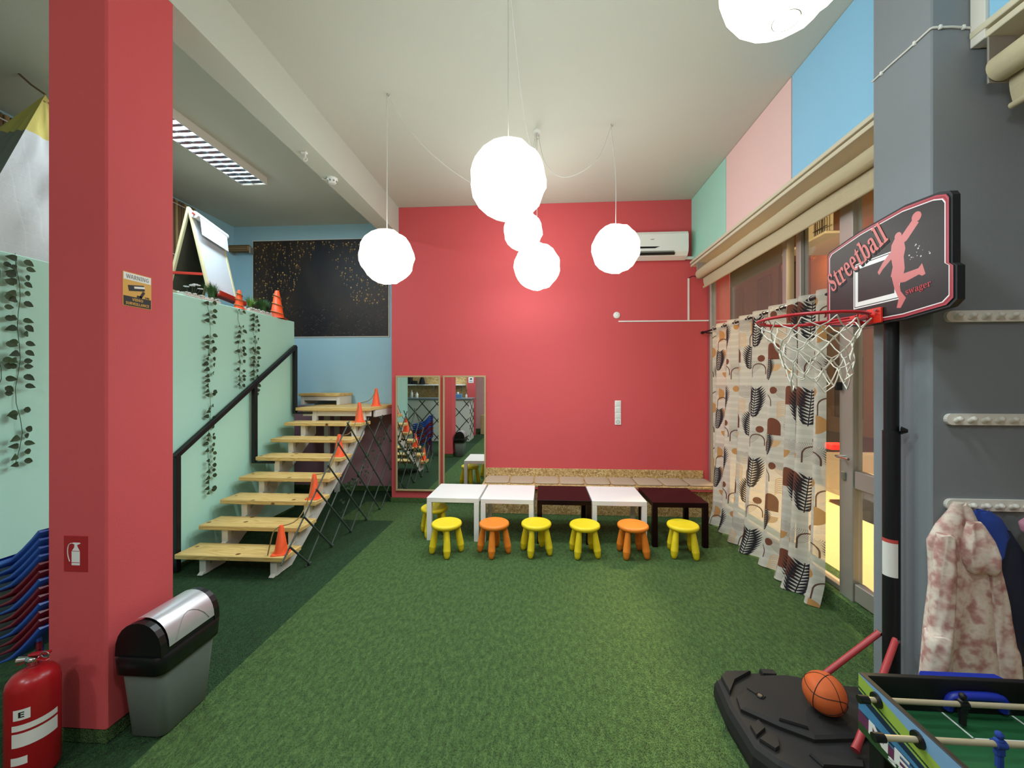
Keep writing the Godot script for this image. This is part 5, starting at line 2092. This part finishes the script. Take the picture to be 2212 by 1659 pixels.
	for i in 6:
		for k in nn:
			var a: Vector3 = rows[i][k]
			var kk := (k + 1) % nn if i % 2 else (k + nn - 1) % nn
			for e in [rows[i + 1][k], rows[i + 1][kk]]:
				tube(st, [a, a.lerp(e, 0.5) + Vector3(0.004 * sin(k * 5.0), -0.006, 0.004 * cos(k * 3.0)), e], 0.0032, 5)
	for k in nn:
		var a: Vector3 = rows[6][k]
		var e: Vector3 = rows[6][(k + 1) % nn]
		if k % 3 == 0:
			tube(st, [a, a.lerp(e, 0.5) + Vector3(0, -0.04, 0), e], 0.0032, 5)
	var net := wobj("net", st, M.net, t)
	net.set_meta("kind", "stuff")
	# ball
	var b := thing("basketball", "orange basketball resting on the black stand base", "ball", Vector3(1.3, 0.222, -1.86))
	st = S()
	soft(st)
	var prof := []
	for k in 17:
		var q := lerpf(-PI / 2 + 0.02, PI / 2 - 0.02, k / 16.0)
		prof.append(Vector2(0.085 * cos(q), 0.085 * sin(q)))
	lathe(st, prof, 32)
	obj("cover", st, M.ball, b)
	for k in 4:
		st = S()
		var rg := []
		var bb: Basis = [Basis(), Basis(Vector3.RIGHT, PI / 2), Basis(Vector3.BACK, PI / 2), Basis(Vector3.BACK, PI / 2)][k]
		for j in 40:
			var q := TAU * j / 40
			var p := Vector3(cos(q), 0, sin(q)) * 0.0852
			if k >= 2:
				var bend := 0.5 * cos(2.0 * q) + 0.25
				p = Vector3(cos(q), (bend if k == 2 else -bend) * 0.9, sin(q)).normalized() * 0.0852
			rg.append(Basis(Vector3(0.3, 0.5, 0.8).normalized(), 0.8) * bb * p)
		tube(st, rg, 0.0016, 5, true)
		obj("seam", st, M.print_black, b)


func inset(poly: Array, k: float) -> Array:
	var out := []
	var c := Vector2(-1.985, 2.205)
	for p in poly:
		var d: Vector2 = p - c
		out.append(c + Vector2(d.x * (1.0 - (1.0 - k) * 0.75), d.y * k))
	return out


func raise_poly(st: SurfaceTool, poly: Array, c: Vector2, k: float, y: float) -> void:
	var pv := PackedVector2Array()
	for p in poly:
		pv.append(c + (p - c) * k)
	var ix := Geometry2D.triangulate_polygon(pv)
	for i in range(0, ix.size(), 3):
		var f := []
		for j in 3:
			f.append(Vector3(minf(pv[ix[i + j]].x, 1.765), y, pv[ix[i + j]].y))
		face(st, f, Vector3.UP)


# ---------------------------------------------------------------- football table

func football_table() -> void:
	var t := thing("football_table", "table football with bright printed side and black rim", "football table", Vector3(1.435, 0, -0.85))
	var x0 := 1.13
	var x1 := 1.745
	var z0 := -1.45
	var z1 := -0.25
	var st := S()
	for a in [[Vector3(x0, 0.415, z0), Vector3(x0 + 0.018, 0.62, z1)], [Vector3(x1 - 0.018, 0.415, z0), Vector3(x1, 0.62, z1)]]:
		st = S()
		span(st, a[0], a[1], 0.002)
		wobj("side_panel", st, M.football_black, t)
	for a in [[Vector3(x0 + 0.018, 0.415, z0), Vector3(x1 - 0.018, 0.62, z0 + 0.018)], [Vector3(x0 + 0.018, 0.415, z1 - 0.018), Vector3(x1 - 0.018, 0.62, z1)]]:
		st = S()
		span(st, a[0], a[1], 0.002)
		wobj("end_panel", st, M.football_black, t)
	st = S()
	span(st, Vector3(x0 + 0.018, 0.495, z0 + 0.018), Vector3(x1 - 0.018, 0.505, z1 - 0.018))
	wobj("playing_field", st, M.football_green, t)
	st = S()
	for a in [[1.392, 0.0, -1.43, -1.33], [1.62, 0.0, -1.43, -1.33]]:
		span(st, Vector3(a[0] - 0.003, 0.505, a[2]), Vector3(a[0] + 0.003, 0.506, a[3]))
	span(st, Vector3(1.26, 0.505, -1.228), Vector3(1.46, 0.506, -1.221))
	span(st, Vector3(1.389, 0.505, -1.333), Vector3(1.623, 0.506, -1.327))
	wobj("field_lines", st, M.print_white, t)
	# printed side
	var im := new_image(1024, 176, Color("5289b0"))
	var band := func(a0: float, a1: float, b0: float, b1: float, c: String) -> void:
		draw_poly(im, [Vector2(0, a0), Vector2(420, b0), Vector2(1024, b0 + (b0 - a0) * 0.7), Vector2(1024, b1 + (b1 - a1) * 0.7), Vector2(420, b1), Vector2(0, a1)], Color(c))
	band.call(-60.0, 2.0, -60.0, 82.0, "7fa6c9")
	band.call(2.0, 40.0, 82.0, 128.0, "9fb84a")
	band.call(40.0, 46.0, 112.0, 118.0, "25402c")
	band.call(46.0, 52.0, 120.0, 126.0, "9fb84a")
	band.call(52.0, 74.0, 128.0, 142.0, "1d2c48")
	band.call(74.0, 112.0, 142.0, 160.0, "4a86b4")
	band.call(112.0, 120.0, 118.0, 124.0, "23364e")
	draw_poly(im, [Vector2(0, 112), Vector2(60, 122), Vector2(420, 150), Vector2(420, 176), Vector2(0, 150)], Color("6a2e55"))
	draw_poly(im, [Vector2(0, 150), Vector2(420, 170), Vector2(1024, 172), Vector2(1024, 176), Vector2(0, 176)], Color("2c4a28"))
	draw_poly(im, [Vector2(280, 28), Vector2(300, 36), Vector2(318, 62), Vector2(300, 54)], Color("5d4c86"))
	draw_disc(im, Vector2(372, 66), 22, Color("54407a"))
	draw_disc(im, Vector2(380, 68), 10, Color("8d84b4"))
	var sm := mk("ffffff", 0.35)
	sm.albedo_texture = tex_of(im)
	st = S()
	sheet(st, [Vector3(x0 - 0.001, 0.417, z0 + 0.001), Vector3(x0 - 0.001, 0.417, z1), Vector3(x0 - 0.001, 0.618, z1), Vector3(x0 - 0.001, 0.618, z0 + 0.001)])
	wobj("printed_side", st, sm, t)
	var tb := Basis(Vector3.UP, -PI / 2)
	for a in [["NEO", Vector2(0.24, 0.046), Vector3(0, 0.462, -1.285), -0.03], ["SPORT", Vector2(0.2, 0.015), Vector3(0, 0.428, -1.23), -0.03]]:
		var w := words("lettering", a[0], a[1], M.print_white, t, Transform3D(tb * Basis(Vector3.BACK, a[3]), Vector3(x0 - 0.0015, a[2].y, a[2].z)))
		w.global_transform = w.transform
	# rods with their grips and men
	var zs := [-1.372, -1.228, -1.085, -0.94, -0.795, -0.65, -0.505, -0.36]
	for k in zs.size():
		var z: float = zs[k]
		var out: float = [0.03, 0.1, 0.04, 0.08, 0.05, 0.1, 0.04, 0.06][k]
		st = S()
		tube(st, [Vector3(x0 - out, 0.583, z), Vector3(x1 + 0.13 - out, 0.583, z)], 0.0085, 10)
		var rod := wobj("rod", st, M.rod_metal, t)
		st = S()
		tube(st, [Vector3(x0 - out - 0.03, 0.583, z), Vector3(x0 - out, 0.583, z)], 0.013, 12)
		wobj("end_cap", st, M.black_plastic, rod)
		st = S()
		tube(st, [Vector3(x0 - 0.008, 0.583, z), Vector3(x0 + 0.001, 0.583, z)], [0.022, 0.024], 16)
		wobj("bushing", st, M.black_plastic, rod)
		var n: int = [1, 2, 3, 5, 5, 3, 2, 1][k]
		for j in n:
			var x: float = lerpf(x0, x1, (j + 1.0) / (n + 1.0)) + 0.02
			if k == 0:
				x = 1.40
			st = S()
			tube(st, [Vector3(x - 0.014, 0.583, z), Vector3(x + 0.014, 0.583, z)], 0.013, 10)
			bx(st, Vector3(x, 0.575, z), Vector3(0.024, 0.05, 0.018), 0.004)
			bx(st, Vector3(x, 0.535, z), Vector3(0.018, 0.045, 0.014), 0.003)
			lathe(st, [Vector2(0.004, 0.0), Vector2(0.01, 0.006), Vector2(0.01, 0.014), Vector2(0.004, 0.02)], 10, Transform3D(Basis(), Vector3(x, 0.6, z)))
			wobj("player", st, M.football_black if k % 2 == 0 else M.royal, rod)
	# blue goal boxes: a chute outside and a scoop inside the far end
	for s in [1.0, -1.0]:
		st = S()
		var zz := z0 if s > 0 else z1
		prism(st, [Vector2(-0.165, 0.0), Vector2(0.165, 0.0), Vector2(0.12, 0.034), Vector2(-0.13, 0.034)], 0.01, Transform3D(Basis(Vector3.RIGHT, -PI / 2 * 0.7 * s), Vector3(1.5, 0.585, zz - 0.008 * s)))
		span(st, Vector3(1.36, 0.5, zz - 0.035 * s), Vector3(1.64, 0.58, zz - 0.004 * s), 0.008)
		wobj("goal_box", st, M.goal_blue, t)
		st = S()
		tube(st, smooth_path([Vector3(1.41, 0.52, zz + 0.02 * s), Vector3(1.42, 0.565, zz + 0.026 * s), Vector3(1.5, 0.575, zz + 0.03 * s), Vector3(1.58, 0.565, zz + 0.026 * s), Vector3(1.59, 0.52, zz + 0.02 * s)], 5), 0.014, 8)
		wobj("goal_mouth", st, M.goal_blue, t)
	for x in [x0 + 0.04, x1 - 0.04]:
		for z in [z0 + 0.06, z1 - 0.06]:
			st = S()
			span(st, Vector3(x - 0.03, 0.0, z - 0.03), Vector3(x + 0.03, 0.495, z + 0.03), 0.003)
			wobj("leg", st, M.football_black, t)


# ---------------------------------------------------------------- coat racks and coats

func racks_and_coats() -> void:
	var zf := -1.875
	for a in [[1.958, "white peg rack highest on the grey pillar, empty"], [1.49, "white peg rack in the middle of the grey pillar, empty"], [1.102, "white peg rack low on the grey pillar, hung with coats"]]:
		var t := thing("coat_rack", a[1], "coat rack", Vector3(2.0, a[0], zf), 0.0, "white peg racks on the grey pillar")
		var st := S()
		var plank := []
		for k in 9:
			var q := lerpf(PI / 2, PI * 1.5, k / 8.0)
			plank.append(Vector2(-0.145 + 0.0255 * cos(q), 0.0255 * sin(q)))
		plank.append(Vector2(0.2, -0.0255))
		plank.append(Vector2(0.2, 0.0255))
		prism(st, plank, 0.016, Transform3D(Basis(), Vector3(0, 0, 0.0)))
		obj("board", st, M.white_paint, t)
		for k in 6:
			st = S()
			var p := Vector3(-0.13 + k * 0.058, 0, 0.015)
			lathe(st, [Vector2(0.012, 0.0), Vector2(0.01, 0.01), Vector2(0.012, 0.02), Vector2(0.011, 0.027), Vector2(0.005, 0.03)], 12, Transform3D(Basis(Vector3.RIGHT, PI / 2 - 0.5), p + Vector3(0, -0.006, 0)))
			obj("peg", st, M.white_paint, t)
	# tie-dyed hoodie
	var h := thing("hoodie", "cream and rust tie-dyed hoodie hanging from the lowest peg rack", "hoodie", Vector3(1.86, 1.1, -1.8))
	var lv := [[1.118, 1.845, 0.03, 0.014], [1.09, 1.85, 0.048, 0.022], [1.03, 1.84, 0.085, 0.035], [0.957, 1.828, 0.108, 0.045], [0.87, 1.842, 0.115, 0.05], [0.76, 1.855, 0.128, 0.052], [0.6, 1.86, 0.15, 0.055], [0.45, 1.864, 0.17, 0.055], [0.33, 1.867, 0.185, 0.052], [0.28, 1.868, 0.186, 0.05], [0.275, 1.868, 0.17, 0.036]]
	wobj("body", cloth_loft(lv, -1.825, 5.0, 0.16, 1.0), M.tie_dye, h)
	# sleeves hang along both sides, the hood folds over at the neck
	wobj("sleeve", cloth_loft([[0.99, 1.755, 0.028, 0.03], [0.86, 1.752, 0.038, 0.035], [0.7, 1.745, 0.04, 0.036], [0.56, 1.735, 0.043, 0.038], [0.555, 1.73, 0.048, 0.042], [0.42, 1.722, 0.05, 0.042], [0.31, 1.72, 0.045, 0.038], [0.305, 1.72, 0.03, 0.025]], -1.79, 3.0, 0.1, 2.0), M.tie_dye, h)
	wobj("sleeve", cloth_loft([[0.86, 1.94, 0.026, 0.03], [0.7, 1.965, 0.036, 0.035], [0.53, 1.985, 0.042, 0.036], [0.5, 1.99, 0.05, 0.04], [0.4, 2.0, 0.05, 0.04], [0.31, 2.012, 0.046, 0.036], [0.305, 2.012, 0.03, 0.025]], -1.79, 3.0, 0.1, 4.0), M.tie_dye, h)
	wobj("hood", cloth_loft([[1.05, 1.86, 0.03, 0.02], [0.99, 1.868, 0.05, 0.04], [0.93, 1.872, 0.062, 0.05], [0.88, 1.875, 0.06, 0.05], [0.845, 1.88, 0.05, 0.036], [0.84, 1.88, 0.03, 0.02]], -1.775, 3.0, 0.28, 3.0), M.tie_dye, h)
	wobj("waistband", cloth_loft([[0.335, 1.867, 0.186, 0.056], [0.33, 1.867, 0.19, 0.058], [0.285, 1.868, 0.187, 0.056], [0.28, 1.868, 0.17, 0.045]], -1.825, 9.0, 0.08, 1.0), M.tie_dye, h)
	var j := thing("rain_jacket", "navy and royal blue jacket hanging behind the tie-dyed hoodie", "jacket", Vector3(2.02, 1.08, -1.83))
	wobj("body", cloth_loft([[1.0, 2.0, 0.07, 0.024], [0.9, 2.03, 0.1, 0.03], [0.75, 2.06, 0.12, 0.034], [0.55, 2.08, 0.13, 0.036], [0.42, 2.09, 0.13, 0.034], [0.415, 2.09, 0.1, 0.02]], -1.838, 4.0, 0.15, 5.0), M.navy, j)
	wobj("shoulder_panel", cloth_loft([[1.085, 1.95, 0.03, 0.012], [1.05, 1.965, 0.065, 0.024], [0.97, 1.99, 0.085, 0.03], [0.9, 1.99, 0.05, 0.034], [0.85, 1.97, 0.03, 0.03], [0.845, 1.97, 0.015, 0.015]], -1.835, 4.0, 0.2, 6.0), M.royal, j)
	var p := thing("purple_jacket", "purple and pink jacket hanging next to the navy one", "jacket", Vector3(2.14, 1.08, -1.81))
	wobj("body", cloth_loft([[1.02, 2.13, 0.04, 0.02], [0.94, 2.15, 0.055, 0.03], [0.75, 2.16, 0.06, 0.03], [0.5, 2.165, 0.065, 0.03], [0.495, 2.165, 0.04, 0.02]], -1.795, 3.0, 0.15, 7.0), M.purple, p)
	wobj("collar", cloth_loft([[1.075, 2.12, 0.03, 0.014], [1.05, 2.11, 0.05, 0.025], [1.02, 2.12, 0.055, 0.028], [1.0, 2.14, 0.03, 0.02]], -1.79, 3.0, 0.1, 8.0), M.pink_cloth, p)
	# white wire along the pillar
	var w := thing("white_cable", "thin white cable clipped across the grey pillar", "cable", Vector3(1.776, 3.28, -2.0))
	var st := S()
	tube(st, [Vector3(1.775, 3.28, -2.188), Vector3(1.774, 3.282, -2.08), Vector3(1.774, 3.279, -1.98), Vector3(1.774, 3.28, -1.875), Vector3(1.778, 3.28, -1.869), Vector3(1.86, 3.278, -1.868), Vector3(1.945, 3.268, -1.868)], 0.005, 6)
	wobj("wire", st, M.cord, w)
	for q in [Vector3(1.774, 3.28, -2.13), Vector3(1.774, 3.28, -1.95), Vector3(1.81, 3.28, -1.868), Vector3(1.91, 3.274, -1.868)]:
		st = S()
		bx(st, q, Vector3(0.014, 0.02, 0.012), 0.003)
		wobj("clip", st, M.white_plastic, w)


# hanging cloth: levels of (height, middle, half width, half depth) with folds that run down
func cloth_loft(lv: Array, z: float, folds: float, depth: float, sd: float) -> SurfaceTool:
	var st := S()
	soft(st)
	var rings := []
	var fine := []
	for i in lv.size() - 1:
		for k in 3:
			var row := []
			for c in 4:
				row.append(lerpf(lv[i][c], lv[i + 1][c], k / 3.0))
			fine.append(row)
	fine.append(lv[lv.size() - 1])
	fine.reverse()
	for l in fine:
		var ring := []
		for k in 36:
			var q := -TAU * k / 36
			var f: float = 1.0 + depth * sin(q * folds + sd + l[0] * 2.5) + 0.06 * sin(q * (folds + 4.0) + l[0] * 19.0 + sd * 3.0)
			ring.append(Vector3(l[1] + l[2] * cos(q), l[0] + 0.006 * sin(q * 3.0 + sd), z + maxf(l[3] * sin(q) * f, -absf(z + 1.868))))
		rings.append(ring)
	loft(st, rings)
	flat(st)
	cap(st, rings[0], Vector3.DOWN)
	cap(st, rings[rings.size() - 1], Vector3.UP)
	return st


# ---------------------------------------------------------------- what the mirrors show: the counter behind the camera

func behind_camera() -> void:
	var c := thing("reception_counter", "white counter front with black crossed lattice strips and grey top", "counter", Vector3(-2.9, 0, 0.5))
	var st := S()
	span(st, Vector3(-4.1, 0.0, 0.25), Vector3(-2.05, 1.16, 0.3), 0.003)
	wobj("front_panel", st, M.counter_white, c)
	st = S()
	span(st, Vector3(-2.1, 0.0, 0.3), Vector3(-2.05, 1.16, 0.95), 0.003)
	wobj("side_panel", st, M.counter_white, c)
	st = S()
	span(st, Vector3(-4.12, 1.16, 0.2), Vector3(-2.0, 1.2, 0.98), 0.004)
	wobj("worktop", st, M.counter_top, c)
	for k in 9:
		for s in [-1.0, 1.0]:
			var x := -4.3 + 0.42 * k
			var a := Vector2(x, 0.02) if s > 0 else Vector2(x, 1.14)
			var b := Vector2(x + 1.0, 1.14) if s > 0 else Vector2(x + 1.0, 0.02)
			# keep the strip on the panel
			if b.x < -4.05 or a.x > -2.1:
				continue
			if b.x > -2.06:
				b = a.lerp(b, (-2.06 - a.x) / (b.x - a.x))
			if a.x < -4.09:
				a = a.lerp(b, (-4.09 - a.x) / (b.x - a.x))
			var d := b - a
			st = S()
			bx(st, Vector3((a.x + b.x) / 2, (a.y + b.y) / 2, 0.246), Vector3(d.length(), 0.02, 0.008), 0.0, Basis(Vector3.BACK, atan2(d.y, d.x)))
			wobj("lattice_strip", st, M.print_black, c)
	for k in 4:
		for s in [-1.0, 1.0]:
			st = S()
			bx(st, Vector3(-2.046, 0.28 + k * 0.22, 0.63), Vector3(0.008, 0.02, 0.72), 0.0, Basis(Vector3.RIGHT, s * 0.5))
			wobj("lattice_strip", st, M.print_black, c)
	var sh := thing("wall_shelf", "long white shelf on the strand board wall behind the counter", "shelf", Vector3(-3.5, 1.55, 1.35))
	st = S()
	span(st, Vector3(-4.6, 1.55, 1.15), Vector3(-2.4, 1.585, 1.5), 0.003)
	wobj("board", st, M.white_lacquer, sh)
	for x in [-4.5, -3.4, -2.5]:
		st = S()
		span(st, Vector3(x - 0.015, 1.38, 1.47), Vector3(x + 0.015, 1.55, 1.5), 0.003)
		wobj("bracket", st, M.steel, sh)
	st = S()
	span(st, Vector3(-4.8, 0, 1.5), Vector3(-2.35, CEIL, 1.58))
	struct("wall_counter", st, M.osb, "strand board wall behind the counter")
	st = S()
	span(st, Vector3(-2.35, 0, 1.45), Vector3(-2.1, 2.4, 1.6), 0.003)
	struct("pillar_counter", st, M.red, "red pier behind the counter")
	var hat := thing("witch_hat", "black pointed witch hat on the white shelf", "hat", Vector3(-3.72, 1.586, 1.3))
	st = S()
	lathe(st, [Vector2(0.05, 0.0), Vector2(0.19, 0.004), Vector2(0.2, 0.01), Vector2(0.19, 0.016), Vector2(0.1, 0.02)], 22)
	obj("brim", st, M.hat, hat)
	st = S()
	lathe(st, [Vector2(0.1, 0.01), Vector2(0.085, 0.08), Vector2(0.05, 0.2), Vector2(0.02, 0.32), Vector2(0.004, 0.37)], 18)
	obj("crown", st, M.hat, hat)
	for a in [[-4.15, 0.11, 0.34, "tall black speaker box on the white shelf"], [-3.95, 0.06, 0.11, "small black speaker box beside the witch hat"]]:
		var t := thing("speaker_box", a[3], "speaker", Vector3(a[0], 1.586, 1.3))
		st = S()
		bx(st, Vector3(0, a[2] / 2, 0), Vector3(a[1] * 2, a[2], 0.18), 0.008)
		obj("cabinet", st, M.black_rough, t)
		st = S()
		lathe(st, [Vector2(0.01, 0.0), Vector2(a[1] * 0.6, 0.004), Vector2(a[1] * 0.7, 0.008)], 16, Transform3D(Basis(Vector3.RIGHT, -PI / 2), Vector3(0, a[2] * 0.45, -0.09)))
		obj("driver", st, M.black_plastic, t)
	var n := 0
	for a in [[-3.75, 0.035, 0.22, "glass_bottle", "clear bottle with white cap on the counter"], [-3.6, 0.04, 0.17, "white_plastic", "white lotion bottle on the counter"], [-2.62, 0.03, 0.2, "glass_bottle", "slim clear bottle beside the blue tissue box"], [-2.56, 0.03, 0.12, "glass_bottle", "short clear bottle beside the blue tissue box"], [-2.17, 0.03, 0.13, "white_plastic", "short white bottle at the counter end"]]:
		var t := thing("bottle", a[4], "bottle", Vector3(a[0], 1.201, 0.45))
		st = S()
		lathe(st, [Vector2(a[1] * 0.9, 0), Vector2(a[1], 0.01), Vector2(a[1], a[2] * 0.65), Vector2(a[1] * 0.4, a[2] * 0.8), Vector2(a[1] * 0.4, a[2] * 0.88)], 14)
		obj("bottle_body", st, M[a[3]], t)
		st = S()
		lathe(st, [Vector2(a[1] * 0.45, a[2] * 0.87), Vector2(a[1] * 0.45, a[2])], 12)
		obj("cap", st, M.label_white if n % 2 else M.tent_white, t)
		n += 1
	var bxn := thing("tissue_box", "blue tissue box on the counter", "box", Vector3(-2.42, 1.201, 0.5))
	st = S()
	bx(st, Vector3(0, 0.055, 0), Vector3(0.22, 0.11, 0.12), 0.004)
	obj("carton", st, M.box_blue, bxn)
	st = S()
	lathe(st, [Vector2(0.03, 0.108), Vector2(0.02, 0.13), Vector2(0.035, 0.16), Vector2(0.004, 0.17)], 9)
	obj("tissue", st, M.paper, bxn)
	var sg := thing("notice", "white notice with black print on the red pier", "notice", Vector3(-2.225, 1.72, 1.449))
	st = S()
	bx(st, Vector3.ZERO, Vector3(0.16, 0.18, 0.004), 0.001)
	obj("sheet", st, M.paper, sg)
	st = S()
	bx(st, Vector3(0, 0.03, -0.003), Vector3(0.07, 0.04, 0.002))
	bx(st, Vector3(0, -0.045, -0.003), Vector3(0.1, 0.015, 0.002))
	obj("print", st, M.print_black, sg)
	for k in 2:
		var t := thing("cardboard_box", ["brown cardboard box standing on the floor by the pale pink wall", "brown cardboard box stacked on another by the pale pink wall"][k], "box", Vector3(-1.75, 0.3 * k, 1.9), 0.1 * k)
		st = S()
		bx(st, Vector3(0, 0.15, 0), Vector3(0.45, 0.3, 0.35), 0.004)
		obj("carton", st, M.oak, t)
		st = S()
		bx(st, Vector3(0, 0.301, 0), Vector3(0.45, 0.002, 0.05))
		obj("tape", st, M.bamboo_pale, t)
